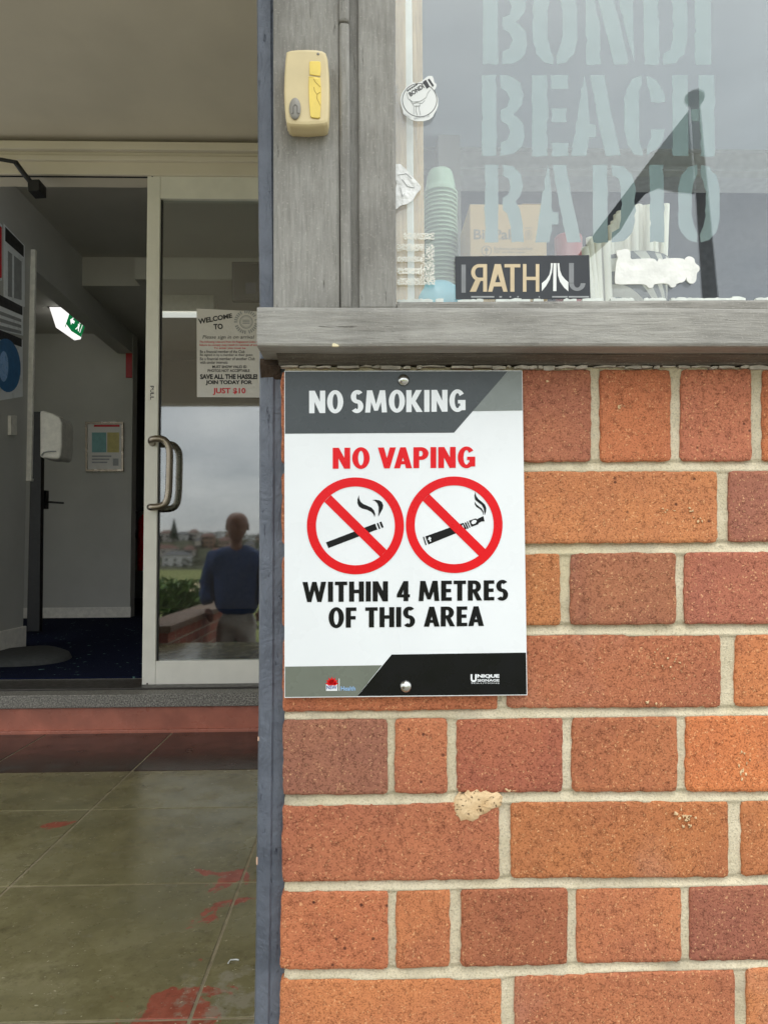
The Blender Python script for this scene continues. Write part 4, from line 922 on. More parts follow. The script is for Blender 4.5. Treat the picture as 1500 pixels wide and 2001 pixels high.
mb = MB(); pf = onZ(456, 1882, FLOOR_Z); mb.tube([pf+Vector((-.008, -.004, .002)), pf+Vector((-.006, .006, .002)), pf+Vector((.004, .007, .002)), pf+Vector((.008, .004, .003))], .0012, 6); o = mb.build('litter_scrap', wht); tag(o, 'tiny white litter scrap on the olive floor beside the post', 'litter')
# step: red riser, granite threshold
zs1 = onY(250, 1381, RISER_Y).z
mb = MB(); mb.box((PX0, RISER_Y, FLOOR_Z-.02), (PX1, RISER_Y+.2, zs1)); mb.box((PX0, RISER_Y-.014, FLOOR_Z-.01), (PX1, RISER_Y, FLOOR_Z+.012))
step = mb.build('door_step', MT['red_riser'], None, .003); step['kind'] = 'structure'
yfr = RISER_Y-.02; zg1 = onY(250, 1357, yfr).z
mb = MB(); mb.box((PX0, yfr, zs1+.001), (PX1, DOOR_Y+.2, zg1)); th = mb.build('threshold', MT['granite'], step, .003)
mb = MB(); mb.box((PX0, DOOR_Y-.075, zg1), (PX1, DOOR_Y+.13, IN_Z-.002)); mb.build('door_track', plain('dark_track', lin(52, 48, 44), .4, .1, 30), step, .002)
slab('porch_end_wall_below', (PX0, DOOR_Y+.131, FLOOR_Z-.3), (PX1, DOOR_Y+.2, IN_Z-.012), MT['dark'])
# header over the doors
hd = thing('door_header', 'beige painted timber header with stepped mouldings over the entrance doors', 'door header', (-1.8, DOOR_Y, onY(250, 343, DOOR_Y).z))
for (ya, yb, Y) in ((276, 292, DOOR_Y-.045), (291.5, 304, DOOR_Y-.02), (303.5, 313, DOOR_Y-.03), (312.5, 341.5, DOOR_Y-.012)):
    za, zb = onY(250, ya, Y).z, onY(250, yb, Y).z
    mb = MB(); mb.box((PX0, Y, min(za, CEIL_Z-.0005)), (PX1, DOOR_Y+.1, zb)); mb.build('moulding', MT['ceil'], hd, .003)
mb = MB(); za, zb = onY(250, 342, DOOR_Y).z, onY(250, 347, DOOR_Y).z; mb.box((PX0, DOOR_Y+.002, za), (PX1, DOOR_Y+.012, zb+.004)); mb.build('top_track', MT['dark'], hd)
# ---- sliding door
sdr = thing('sliding_door', 'cream aluminium glazed sliding door standing half open', 'door', (-.6, DOOR_Y, IN_Z))
DL = (onY(287, 345, DOOR_Y).x+onY(279, 1338, DOOR_Y).x)/2; SR = (onY(312, 345, DOOR_Y).x+onY(305.5, 1338, DOOR_Y).x)/2
ztp = onY(300, 342, DOOR_Y).z; zbt = onY(300, 1341.5, DOOR_Y).z; zgt = onY(400, 388, DOOR_Y).z; zgb = onY(400, 1291, DOOR_Y).z; DR = -.266
mb = MB(); mb.box((DL, DOOR_Y, zbt), (SR, DOOR_Y+.045, ztp)); stile_o = mb.build('stile', MT['alu'], sdr, .002)
mb = MB(); mb.box((SR, DOOR_Y+.001, zgt), (DR, DOOR_Y+.044, ztp-.001)); mb.build('top_rail', MT['alu'], sdr, .002)
mb = MB(); mb.box((SR, DOOR_Y+.001, zbt+.001), (DR, DOOR_Y+.044, zgb)); mb.build('bottom_rail', MT['alu'], sdr, .002)
mb = MB(); mb.box((SR+.0005, DOOR_Y+.014, zgb-.004), (SR+.006, DOOR_Y+.03, zgt+.004)); mb.build('glazing_gasket', MT['dark'], sdr)
DGY = DOOR_Y+.018
mb = MB(); mb.box((SR-.005, DGY, zgb-.01), (DR+.02, DGY+.006, zgt+.01)); mb.build('pane', MT['door_pane'], sdr)
def hpath(dx, sg_):
    pts = [(298, 866, 0), (300, 864, .035), (306, 862, .055), (322, 861, .06), (332, 866, .06), (338.5, 878, .06), (339.5, 895, .06), (338.5, 930, .06), (337.5, 965, .06), (334, 982, .06), (326, 991, .06), (305, 993, .055), (298, 992, .035), (296.5, 991, 0)]
    out = []
    for x, y, d in pts:
        q = onY(x, y, DOOR_Y); out.append(Vector((q.x, DOOR_Y-d if sg_ < 0 else DOOR_Y+.045+d, q.z)))
    return out
def smooth(pts, k=2):
    for _ in range(k):
        q = [pts[0]]
        for a, b in zip(pts, pts[1:]): q += [a*.75+b*.25, a*.25+b*.75]
        pts = q+[pts[-1]]
    return pts
for sg_ in (-1, 1):
    mb = MB(); mb.tube(smooth(hpath(0, sg_)), .0142, 16); mb.build('pull_handle', MT['steel'], sdr)
mb = MB(); mb.prism([onY(x, y, DOOR_Y-.001) for x, y in rectq(290, 752, 306, 783)], (0, .0009, 0)); ps_ = mb.build('pull_label', MT['white'], sdr)
mb = MB()
for k, ch in enumerate('PULL'): font_px(mb, ch, [(301, 754+k*7), (301, 760+k*7), (294, 760+k*7), (294, 754+k*7)], DOOR_Y-.0015, .02)
mb.build('pull_lettering', inkd, ps_)
for (x, y) in ((298, 344.5), (288, 1336)):
    mb = MB(); c_ = onY(x, y, DOOR_Y); mb.lathe([(.0035, -.0002), (.003, -.0015), (.0001, -.002)], c_, 10, 'Y'); mb.build('rivet', MT['dark'], sdr)
# door closer arm above the opening
clo = thing('door_closer', 'dark jointed door closer arm under the header at the left edge', 'door closer', tuple(onY(30, 340, DOOR_Y-.05)))
mb = MB(); mb.tube([onY(-60, 305, DOOR_Y-.10), onY(5, 312, DOOR_Y-.10), onY(32, 317, DOOR_Y-.09)], .008, 8); mb.build('arm', MT['dark'], clo)
mb = MB(); mb.tube([onY(30, 316, DOOR_Y-.08), onY(46, 338, DOOR_Y-.06), onY(62, 358, DOOR_Y-.03)], .011, 8); mb.build('arm', MT['dark'], clo)
mb = MB(); mb.pxprism([(54, 351), (77, 350), (77, 372), (55, 373)], DOOR_Y-.045, .07); mb.build('bracket', MT['dark'], clo, .002)
# ---- poster on the pane
PY = DGY-.004
wp = thing('welcome_poster', 'laminated white WELCOME TO poster taped to the sliding door glass', 'poster', tuple(onY(446, 778, PY)))
m, t, p = newmat('laminated_paper'); v = coords(t); setp(p, col=lin(214, 210, 204), rough=.25); bump(t, p, noise(t, v, 14, 3), .5, .01); lam = m
mb = MB(); mb.pxprism([(384.5, 603), (515, 609), (517, 777), (385, 776)], PY, .001); shw = mb.build('poster_sheet', lam, wp)
def ptxt(nm, mat, s, quad, bold=.02, shear=0): 
    mb = MB(); font_px(mb, s, quad, PY-.0006, bold, shear); mb.build(nm, mat, shw)
redi = plain('red_print', lin(206, 40, 50), .5)
ptxt('poster_lettering', inkd, 'WELCOME', [(387, 623), (453, 612), (454, 621), (388, 634)], .04); ptxt('poster_lettering', inkd, 'TO', [(417, 633), (435, 632), (436, 643), (418, 644)], .04)
mb = MB(); ringp(mb, 481, 629, 13, 1.3, PY-.0006); ringp(mb, 481, 629, 10.5, .5, PY-.0006)
for k in range(30):
    a = 2*math.pi*k/30
    if k % 7: mb.poly([onY(481+r_*math.cos(a+e), 629+r_*math.sin(a+e), PY-.0006) for r_, e in ((17, -.06), (17, .06), (23.5, .06), (23.5, -.06))])
for k in range(3): mb.poly([onY(x, y, PY-.0006) for x, y in rectq(474, 625+k*3, 488, 626.4+k*3)])
mb.build('club_seal', inkg, shw)
ptxt('poster_lettering', inkd, 'Please sign in on arrival', [(396, 655), (497, 655), (497, 664), (396, 664)], 0, .2)
for k, s_ in enumerate(('The following rules are from the Registered Clubs Act', 'failure to comply may result in removal of entry', 'To enter you must be')): ptxt('poster_lettering', redi, s_, rectq(390+(28 if k == 2 else 0), 666+k*6, 508-(28 if k == 2 else 0), 671+k*6), .015)
for k, s_ in enumerate(('Be a financial member of the Club', 'Be signed in by a member as their guest', 'Be a financial member of another Club', 'with similar interests')): ptxt('poster_lettering', inkd, s_, rectq(391, 684+k*7, (478, 494, 498, 445)[k], 690+k*7), .01)
for k, s_ in enumerate(('MUST SHOW VALID ID', 'PHOTOS NOT ACCEPTABLE')): ptxt('poster_lettering', inkd, s_, rectq(415-k*9, 714+k*7.5, 482+k*6, 719.5+k*7.5), .03)
ptxt('poster_lettering', inkd, 'SAVE ALL THE HASSLE!', rectq(391, 731, 503, 741), .05); ptxt('poster_lettering', inkd, 'JOIN TODAY FOR', rectq(402, 743, 493, 753), .05); ptxt('poster_lettering', redi, 'JUST $10', rectq(416, 758, 480, 772), .03)

# ================================================================== ENTRANCE HALL
XL = -2.08
YB = onZ(170, 1207, IN_Z).y
zlow = onY(170, 652, YB).z; zhigh = CAM.z+2.05
ye = onX(52, 900, XL).y
slab('hall_floor', (-3.4, DOOR_Y+.2, IN_Z-.1), (1.2, 8.2, IN_Z-.003), MT['carpet'])
lw = slab('hall_left_wall', (XL-.12, DOOR_Y+.12, IN_Z), (XL, ye, zhigh), MT['wall_in'])
slab('hall_lintel', (XL-.12, ye, onX(60, 560, XL).z+.12), (XL, YB, zhigh), MT['wall_in'])
xb1 = onY(258, 900, YB).x
bw = slab('hall_back_wall', (-3.4, YB, IN_Z), (xb1, YB+.12, zlow+.3), MT['wall_in'])
mb = MB(); mb.box((-3.4, YB-.016, IN_Z), (xb1+.01, YB, IN_Z+.085)); mb.build('skirting_board', MT['white'], bw, .004)
mb = MB(); mb.box((XL, DOOR_Y+.12, IN_Z), (XL+.015, ye+.012, IN_Z+.12)); mb.build('skirting_board', MT['white'], lw, .004)
slab('hall_far_wall', (-3.4, 8.1, IN_Z), (1.2, 8.2, zhigh), MT['wall_in']); slab('hall_right_wall', (.2, DOOR_Y+.2, IN_Z), (.3, 8.1, zhigh), MT['wall_in']); slab('hall_side_room_wall', (-3.4, DOOR_Y+.2, IN_Z), (-3.3, 8.1, zhigh), MT['wall_in'])
ceil_in = plain('hall_ceiling_paint', lin(190, 188, 178), .8, .05, 3)
slab('hall_ceiling', (-3.4, DOOR_Y+.1, zhigh), (1.2, 4.3, zhigh+.1), ceil_in); slab('hall_lower_ceiling', (-3.4, 4.3, zlow), (1.2, 8.2, zhigh+.1), ceil_in)
bzb = onY(380, 546, 4.1).z; bzt = onY(380, 506, 4.1).z
slab('hall_beam', (onY(264, 520, 4.1).x, 4.1, bzb), (.2, 4.28, bzt), ceil_in)
# trunking at the wall end
mb = MB(); mb.box((XL-.02, ye+.004, onX(60, 938, XL).z), (XL+.026, ye+.03, onX(60, 486, XL).z)); mb.box((XL-.02, ye+.002, onX(60, 942, XL).z), (XL+.03, ye+.034, onX(60, 936, XL).z)); o = mb.build('cable_trunking', MT['white'], None, .004); tag(o, 'white vertical cable trunking at the end of the left hall wall', 'trunking')
# posters on the left wall
def wallpanel(name, x0, x1, y0a, y0b, y1a, y1b, mat, parent, off): 
    q = [onX(x0, y0a, XL+off), onX(x1, y0b, XL+off), onX(x1, y1b, XL+off), onX(x0, y1a, XL+off)]
    mb = MB(); mb.prism(q, (-.0015, 0, 0)); return mb.build(name, mat, parent)
blue_i = plain('blue_print', lin(62, 112, 158), .4)
def hallposter(x0, x1, ya, yb, za, zb, label, bits):
    t_ = thing('wall_poster', label, 'poster', tuple(onX((x0+x1)/2, zb, XL)))
    wallpanel('poster_sheet', x0, x1, ya, yb, za, zb, MT['sign_white'], t_, .003)
    for (u0, u1, v0, v1, mt_) in bits:
        xa, xb_ = x0+(x1-x0)*u0, x0+(x1-x0)*u1
        L = lambda x, v: (ya+(yb-ya)*(x-x0)/(x1-x0))*(1-v)+(za+(zb-za)*(x-x0)/(x1-x0))*v
        wallpanel('poster_print', xa, xb_, L(xa, v0), L(xb_, v0), L(xa, v1), L(xb_, v1), mt_, t_, .005)
hallposter(-40, 5, 395, 440, 560, 548, 'red-edged poster cut off by the left edge of the picture', [(.2, .98, .05, .95, redi)])
hallposter(8, 49, 437, 480, 592, 600, 'white notice with a black heading high on the left hall wall', [(.08, .95, .02, .2, inkd), (.2, .4, .3, .9, inkg), (.5, .85, .3, .9, inkg)])
hallposter(-30, 46, 560, 600, 640, 656, 'white notice with black bands below the headed notice', [(.3, .98, .0, .3, inkd), (.4, .95, .45, .55, inkg), (.4, .95, .65, .75, inkg), (.35, .95, .85, .95, inkg)])
pb = thing('wall_poster', 'poster with a large blue oval low on the left hall wall', 'poster', tuple(onX(10, 790, XL)))
wallpanel('poster_sheet', -40, 45, 632, 664, 790, 775, MT['sign_white'], pb, .003); wallpanel('poster_print', -20, 43, 636, 662, 656, 678, inkd, pb, .005)
mb = MB(); mb.prism([onX(14+27*math.cos(a), 714+52*math.sin(a)+6*math.cos(a), XL+.006) for a in [2*math.pi*k/32 for k in range(32)]], (-.001, 0, 0)); mb.build('blue_oval', blue_i, pb)
mb = MB(); mb.prism([onX(8+9*math.cos(a), 716+30*math.sin(a), XL+.0075) for a in [2*math.pi*k/24 for k in range(24)]], (-.001, 0, 0)); mb.build('pale_mark', hb2, pb)
o = MB(); o.prism([onX(x, y, XL+.02) for x, y in rectq(22, 812, 34, 850)], (-.018, 0, 0)); o = o.build('switch_plate', MT['white'], None, .002); tag(o, 'small white switch plate on the left hall wall', 'switch')
# black door leaf on edge, towel dispenser
bd = thing('black_door', 'black door leaf seen edge-on beyond the left hall wall', 'door', tuple(onY(70, 1205, 4.3)))
q0 = onY(64, 805, 4.3); q1 = onZ(60, 1240, IN_Z)
mb = MB(); mb.prism([Vector((onY(x, y, 4.3).x, 4.27, zq)) for x, y, zq in ((66, 806, onY(70, 806, 4.3).z), (86, 806, onY(70, 806, 4.3).z), (82, 1200, IN_Z+.01), (57, 1200, IN_Z+.01))], (0, .05, 0)); mb.build('leaf', MT['dark'], bd, .003)
mb = MB(); mb.box((onY(84, 960, 4.35).x, 4.35, onY(84, 994, 4.35).z), (onY(90, 960, 4.35).x, 4.4, onY(84, 958, 4.35).z)); mb.tube([onY(88, 981, 4.37), onY(96, 981, 4.37), onY(125, 983, 4.37)], .007, 8); mb.build('lever_handle', MT['dark'], bd)
td = thing('towel_dispenser', 'white paper towel dispenser with curved front above the black door edge', 'dispenser', tuple(onY(100, 897, 4.1)))
mb = MB(); mb.pxprism([(78, 803), (84, 802), (104, 808), (116, 815), (121, 826), (121, 870), (118, 893), (112, 897), (84, 895), (78, 892)], 4.02, .2); hsg = mb.build('housing', MT['white'], td, .012, 3)
mb = MB(); mb.tube([onY(82, 890, 4.015), onY(86, 884, 4.012), onY(95, 882, 4.012), onY(110, 882, 4.015)], .004, 6); mb.build('lid_seam', inkg, hsg)
mb = MB(); mb.pxprism(rectq(120, 835, 125, 857), 4.06, .06); mb.build('window_slot', inkg, td, .003)
# framed notice on back wall
fn = thing('framed_notice', 'silver framed notice with teal and yellow panels on the back wall', 'notice', tuple(onY(204, 921, YB-.02)))
def bpanel(nm, x0, y0, x1, y1, mat, d, t_=.004): mb = MB(); mb.pxprism(rectq(x0, y0, x1, y1), YB-d, t_); return mb.build(nm, mat, fn)
for a_ in ((167, 824, 241, 828), (167, 917, 241, 921), (167, 828, 170.5, 917), (237.5, 828, 241, 917)): bpanel('frame_bar', *a_, MT['steel'], .024, .022)
bpanel('notice_sheet', 170.5, 828, 237.5, 917, lam, .012); bpanel('notice_print', 180, 845, 208, 884, plain('teal_print', lin(120, 168, 168), .5), .014, .001); bpanel('notice_print', 210, 845, 233, 884, plain('yellow_print', lin(196, 184, 116), .5), .014, .001); bpanel('notice_print', 184, 830, 234, 834, redi, .014, .001)
for k in range(3): bpanel('notice_print', 180, 890+k*6, 218-k*4, 893+k*6, inkg, .014, .001)
bpanel('notice_print', 221, 896, 232, 910, inkg, .014, .001)
o = MB(); o.pxprism(rectq(246, 686, 258, 738), YB-.012, .01); o = o.build('red_sign', plain('red_sign_paint', lin(170, 24, 30), .4), None, .001); tag(o, 'small red sign at the right end of the back wall', 'sign')
# extinguisher beyond the corner
FXY = YB+.7
fe = thing('fire_extinguisher', 'red fire extinguisher half hidden behind the sliding door stile', 'extinguisher', tuple(onY(281, 1115, FXY)))
fr_ = (onY(300, 1000, FXY).x-onY(270, 1000, FXY).x)/2; fc = onY(284, 1115, FXY)
H = onY(284, 1005, FXY).z-fc.z
mb = MB(); mb.lathe([(.0005, 0), (fr_*.95, 0), (fr_, .015), (fr_, H*.85), (fr_*.8, H*.95), (fr_*.35, H), (fr_*.3, H+.03), (.0005, H+.03)], fc, 20); mb.build('cylinder', plain('extinguisher_red', lin(190, 20, 26), .3), fe)
mb = MB(); mb.box(fc+Vector((-.03, -.02, H+.03)), fc+Vector((.03, .02, H+.07))); mb.tube([fc+Vector((-.03, 0, H+.05)), fc+Vector((-.09, -.03, H+.02)), fc+Vector((-.1, -.03, H-.12)), fc+Vector((-.07, -.02, H-.22))], .011, 8); mb.build('valve_and_hose', MT['dark'], fe)
slab('passage_wall', (xb1, FXY+.15, IN_Z), (.2, FXY+.25, zlow), plain('passage_paint', lin(112, 98, 84), .8))
# exit sign
EY = 4.75
ex = thing('exit_sign', 'lit green and white running-man exit sign hanging under the hall ceiling', 'exit sign', (onY(130, 600, EY).x, EY, zlow))
lit = emit('exit_diffuser', (1, .98, .97, 1), .68); grn = emit('exit_green', lin(8, 112, 60), .55)
A = [onY(96, 597, EY), onY(138, 597, EY-.02), onY(170, 625, EY+.12), onY(163, 660, EY+.12), onY(150, 663, EY+.02), onY(107, 634, EY)]
mb = MB(); fr4 = [onY(96, 597, EY), onY(139, 596, EY), onY(130, 640, EY), onY(107, 633, EY)]
mb.add([onY(96, 597, EY), onY(138, 596, EY), onY(170, 625, EY+.16), onY(158, 663, EY+.16), onY(146, 665, EY+.16), onY(110, 640, EY), onY(127, 650, EY)], [(0, 1, 6, 5), (1, 2, 3, 6), (6, 3, 4, 5)])
mb.add([onY(96, 597, EY+.01), onY(138, 596, EY+.17), onY(170, 625, EY+.17), onY(148, 664, EY+.17)], [(0, 1, 2, 3)]); mb.build('diffuser', lit, ex, fix=False)
def gq(u, v):
    "point on the green face, u along, v down"
    a, b, c, d = (139, 604), (170, 627), (159, 659), (127, 639)
    x = (a[0]*(1-u)+b[0]*u)*(1-v)+(d[0]*(1-u)+c[0]*u)*v; y = (a[1]*(1-u)+b[1]*u)*(1-v)+(d[1]*(1-u)+c[1]*u)*v
    return onY(x, y, EY+.16*u-.006)
mb = MB(); mb.add([gq(0, 0), gq(1, 0), gq(1, 1), gq(0, 1)], [(0, 1, 2, 3)]); gp_ = mb.build('green_panel', grn, ex, fix=False)
def gpoly(mb, pts): mb.poly([gq(u, v)-Vector((0, .004, 0)) for u, v in pts])
mb = MB(); gpoly(mb, [(.16, .5), (.3, .28), (.3, .42), (.42, .42), (.42, .58), (.3, .58), (.3, .72)]); gpoly(mb, [(.56, .18), (.88, .17), (.88, .82), (.85, .82), (.85, .23), (.56, .24)])
gpoly(mb, [(.68, .3), (.74, .3), (.74, .38), (.68, .38)]); gpoly(mb, [(.63, .43), (.74, .42), (.75, .6), (.8, .78), (.75, .8), (.69, .64), (.62, .79), (.57, .78), (.66, .58)]); mb.build('pictogram', lit, gp_, fix=False)
mb = MB(); mb.box((onY(92, 590, EY).x, EY-.02, onY(130, 599, EY).z), (onY(166, 590, EY).x, EY+.2, zlow)); mb.build('mounting_box', plain('dark_fitting', lin(96, 90, 78), .6), ex, .004)
# screen, strip light
tv = thing('wall_screen', 'black wall screen seen through the door glass at the upper right', 'screen', tuple(onY(490, 587, 3.9)))
mb = MB(); mb.pxprism(rectq(453, 511, 640, 587), 3.9, .05); mb.build('housing', MT['dark'], tv, .004)
mb = MB(); mb.pxprism(rectq(457, 515, 636, 583), 3.898, .001); mb.build('display', plain('dark_blue_display', lin(8, 10, 26), .15, .1, 5, 0), tv)
mb = MB(); mb.pxprism(rectq(480, 552, 500, 574), 3.897, .0005); mb.build('display_text', plain('dim_blue', lin(26, 34, 70), .4), tv)
lf = thing('strip_light', 'lit fluorescent strip light seen through the door glass beside the poster', 'ceiling light', tuple(onY(360, 612, 4.5)))
mb = MB(); mb.box((onY(305, 612, 4.5).x, 4.48, onY(360, 616, 4.5).z), (onY(420, 612, 4.5).x, 4.56, onY(360, 610.5, 4.5).z)); mb.build('tube', emit('fluorescent', (1, .98, .93, 1), .7), lf, .006)
mb = MB(); mb.box((onY(305, 612, 4.5).x, 4.47, onY(360, 610, 4.5).z), (onY(420, 612, 4.5).x, 4.57, zlow)); mb.build('fitting', MT['white'], lf, .004)
# mat
mb = MB(); mp = [(-60, 1278), (0, 1276), (40, 1271), (95, 1267), (128, 1275), (146, 1284), (122, 1295), (62, 1302), (0, 1304), (-60, 1305)]
mpts = rounded(mp, 2); ring0 = [onZ(x, y, IN_Z-.002) for x, y in mpts]; cx_ = sum((p for p in ring0), Vector())/len(ring0)
ring1 = [cx_+(p-cx_)*.95+Vector((0, 0, .022)) for p in ring0]; n = len(ring0)
mb.add(ring0+ring1, [(i, (i+1) % n, n+(i+1) % n, n+i) for i in range(n)]+[list(range(n, 2*n))], True); o = mb.build('door_mat', plain('dark_grey_mat', lin(70, 72, 72), .95, .2, 40, .6, 200, bd=.003)); tag(o, 'dark grey door mat lying rumpled on the navy carpet', 'mat')
# ================================================================== OUTSIDE, IN FRONT OF THE BUILDING (mirrored in the panes)
def sheet(name, x0, x1, ys, zs, mat, nx=2, nzf=None):
    mb = MB(); vs = []
    for y, z in zip(ys, zs):
        for i in range(nx+1):
            x = x0+(x1-x0)*i/nx; vs.append((x, y, z+(nzf(x, y) if nzf else 0)))
    mb.add(vs, [(j*(nx+1)+i, (j+1)*(nx+1)+i, (j+1)*(nx+1)+i+1, j*(nx+1)+i+1) for j in range(len(ys)-1) for i in range(nx)], True)
    o = mb.build(name, mat); o['kind'] = 'structure'; return o
def grass_mat(name, a, b, sc=.6):
    m, t, p = newmat(name); v = coords(t); t.links.new(ramp(t, noise(t, v, sc, 6), [(.3, a), (.7, b)]), p.inputs['Base Color']); setp(p, rough=.95, spec=.2); return m
slab('pavement', (-9, -6.5, GROUND_Z-.2), (9, .02, GROUND_Z), MT['pave'])
nst = 4; hh = (FLOOR_Z-GROUND_Z)/nst
for k in range(1, nst):
    slab('stair_step', (-1.62, -.36-.28*k, GROUND_Z), (PX1-.05, -.361-.28*(k-1), FLOOR_Z-hh*k), MT['pave'], bev=.01)
slab('porch_plinth', (PX0, -.36, GROUND_Z), (PX1, .09, FLOOR_Z-.121), MT['pave'])
D = lambda px, py, d: mirY(px, py, d+CAM.y, DGY)      # d = length of the folded line of sight
# brick parapet beside the stairs
zpar = D(330, 1222, 5.7).z; xpar = D(330, 1222, 5.7).x
par = thing('parapet_wall', 'low brick parapet with a flat coping beside the entrance stairs, mirrored in the door', 'wall', (xpar, -2, GROUND_Z))
mb = MB(); mb.box((xpar-.23, -3.6, GROUND_Z), (xpar, -.3, zpar-.05)); mb.build('brickwork', mat_facebrick('parapet_brick'), par)
mb = MB(); mb.box((xpar-.26, -3.65, zpar-.05), (xpar+.03, -.27, zpar)); mb.build('coping', plain('coping_brown', lin(112, 88, 68), .7, .15, 12), par, .006)
# bushes
def bush(name, c, rx, ry, rz, n, leaf, label, mat, grp=None, s0=.05):
    r = random.Random(hash(label) % 999 if False else len(label)); mb = MB(); c = Vector(c)
    for i in range(n):
        d = Vector((r.gauss(0, 1), r.gauss(0, 1), r.gauss(0, 1))).normalized()*(r.random()**.35)
        q = c+Vector((d.x*rx, d.y*ry, abs(d.z)*rz if r.random() < .85 else d.z*rz*.4))*(.85+.3*mnoise.noise(d*2.2+c))
        u = Vector((r.gauss(0, 1), r.gauss(0, 1), r.gauss(0, 1))).normalized(); w = u.orthogonal().normalized(); s = leaf*r.uniform(.6, 1.3)
        mb.add([q-u*s, q+w*s*.45, q+u*s, q-w*s*.45], [(0, 1, 2, 3)])
    t_ = thing(name, label, 'bush', (c.x, c.y, GROUND_Z), grp); mb.build('foliage', mat, t_, fix=False)
    mb = MB()
    for k in range(5): mb.tube([Vector((c.x+r.uniform(-.1, .1)*rx, c.y, GROUND_Z-.05)), c+Vector((r.uniform(-.6, .6)*rx, r.uniform(-.5, .5)*ry, rz*.4))], [.02, .008], 6)
    mb.build('stem', plain('bark', lin(80, 66, 52), .9), t_)
lg = mat_leaf('leaf_mid', lin(60, 96, 44), lin(112, 140, 70)); ld = mat_leaf('leaf_dark', lin(22, 50, 34), lin(44, 82, 46))
bb = D(335, 1150, 8.6); bush('bush', (bb.x, bb.y, bb.z-.25), .55, .6, .42, 1500, .05, 'light green bush beyond the parapet, mirrored at the left of the door glass', lg)
bb = D(385, 1200, 8.3); bush('bush', (bb.x, bb.y, bb.z-.25), .75, .5, .34, 1500, .05, 'dark green low shrub beyond the parapet, mirrored in the door glass', ld)
bb = D(240, 1150, 9.5); bush('bush', (bb.x, bb.y, bb.z-.2), .9, .7, .5, 1500, .05, 'broad green bush further left beyond the parapet', lg)
# park, beach, hillside
zpk = CAM.z-9.9
lawn = grass_mat('lawn_grass', lin(104, 112, 62), lin(134, 136, 84), .08)
nz0 = lambda x, y: 0
sheet('slope', -500, 500, [-6.5, -12, -30, -70, -120, -175], [GROUND_Z-.02, -3.5, -7, -9, -9.6, zpk], lawn, 10)
sheet('beach_sand', -700, 700, [-175, -237], [zpk+.02, zpk+.02], grass_mat('pale_sand', lin(196, 176, 140), lin(212, 194, 158), .05), 4)
sheet('park_lawn', -800, 800, [-237, -320, -415], [zpk, zpk, zpk+.3], lawn, 8)
hillh = lambda x: CAM.z+9.5+4.5*mnoise.noise(Vector((x*.012, 3.1, 0)))+1.5*mnoise.noise(Vector((x*.06, 1.1, 0)))
ys_ = [-415-12*k for k in range(17)]
mb = MB(); vs = []; NX = 120
for j, y in enumerate(ys_):
    f = j/16
    for i in range(NX+1):
        x = -700+1400*i/NX; e = f*f*(3-2*f); vs.append((x, y, zpk+.3+(hillh(x)-zpk-.3)*e+1.2*mnoise.noise(Vector((x*.05, y*.05, 0)))*e))
mb.add(vs, [(j*(NX+1)+i, (j+1)*(NX+1)+i, (j+1)*(NX+1)+i+1, j*(NX+1)+i+1) for j in range(16) for i in range(NX)], True)
o = mb.build('hillside', grass_mat('hill_scrub', lin(58, 66, 48), lin(92, 90, 72), .06)); o['kind'] = 'structure'
hcols = [(196, 188, 172), (170, 150, 130), (206, 204, 200), (150, 120, 98), (184, 176, 168)]
hm = [plain('house_wall_%s' % n_, lin(*c_), .8, .05, .5, 0) for n_, c_ in zip(('cream', 'tan', 'white', 'brown', 'grey'), hcols)]
rm = [plain('roof_tile_red', lin(104, 72, 62), .8, .1, .5, 0), plain('roof_grey', lin(92, 92, 94), .8, .1, .5, 0)]; wn = plain('house_window', lin(40, 46, 54), .2, .1, 3, 0)
def hz_(x, y):
    f = min(1, max(0, (-415-y)/192)); e = f*f*(3-2*f); return zpk+.3+(hillh(x)-zpk-.3)*e
r = random.Random(12); cn_ = ('cream', 'tan', 'white', 'brown', 'grey')
for k in range(22):
    px = 250+k*13+r.uniform(-6, 6); dd = r.choice((450, 490, 530, 570)); P0 = D(px, 1080, dd); x, y = P0.x, P0.y; z = hz_(x, y)-1
    w_, d_, h_ = r.uniform(6, 16), r.uniform(8, 11), r.uniform(4, 9.5); ci = r.randrange(5); ri_ = r.randrange(2)
    t_ = thing('house', '%s house with %s roof on the far hillside, mirrored in the door glass' % (cn_[ci], ('red tiled', 'grey')[ri_]), 'house', (x, y, z), 'houses on the far hillside')
    mb = MB(); mb.box((x-w_/2, y-d_, z), (x+w_/2, y, z+h_)); mb.build('wall', hm[ci], t_)
    mb = MB(); e = .6; mb.add([(x-w_/2-e, y+e, z+h_), (x+w_/2+e, y+e, z+h_), (x+w_/2+e, y-d_-e, z+h_), (x-w_/2-e, y-d_-e, z+h_), (x-w_/4, y-d_/2, z+h_+2.6), (x+w_/4, y-d_/2, z+h_+2.6)], [(0, 1, 5, 4), (1, 2, 5), (2, 3, 4, 5), (3, 0, 4), (0, 3, 2, 1)]); mb.build('roof', rm[ri_], t_)
    for i in range(3):
        for fl_ in range(int(h_//3)):
            xc = x-w_/2+w_*(i+.5)/3; mb = MB(); mb.box((xc-1, y, z+1.2+fl_*3), (xc+1, y+.06, z+2.6+fl_*3)); mb.build('window', wn, t_)
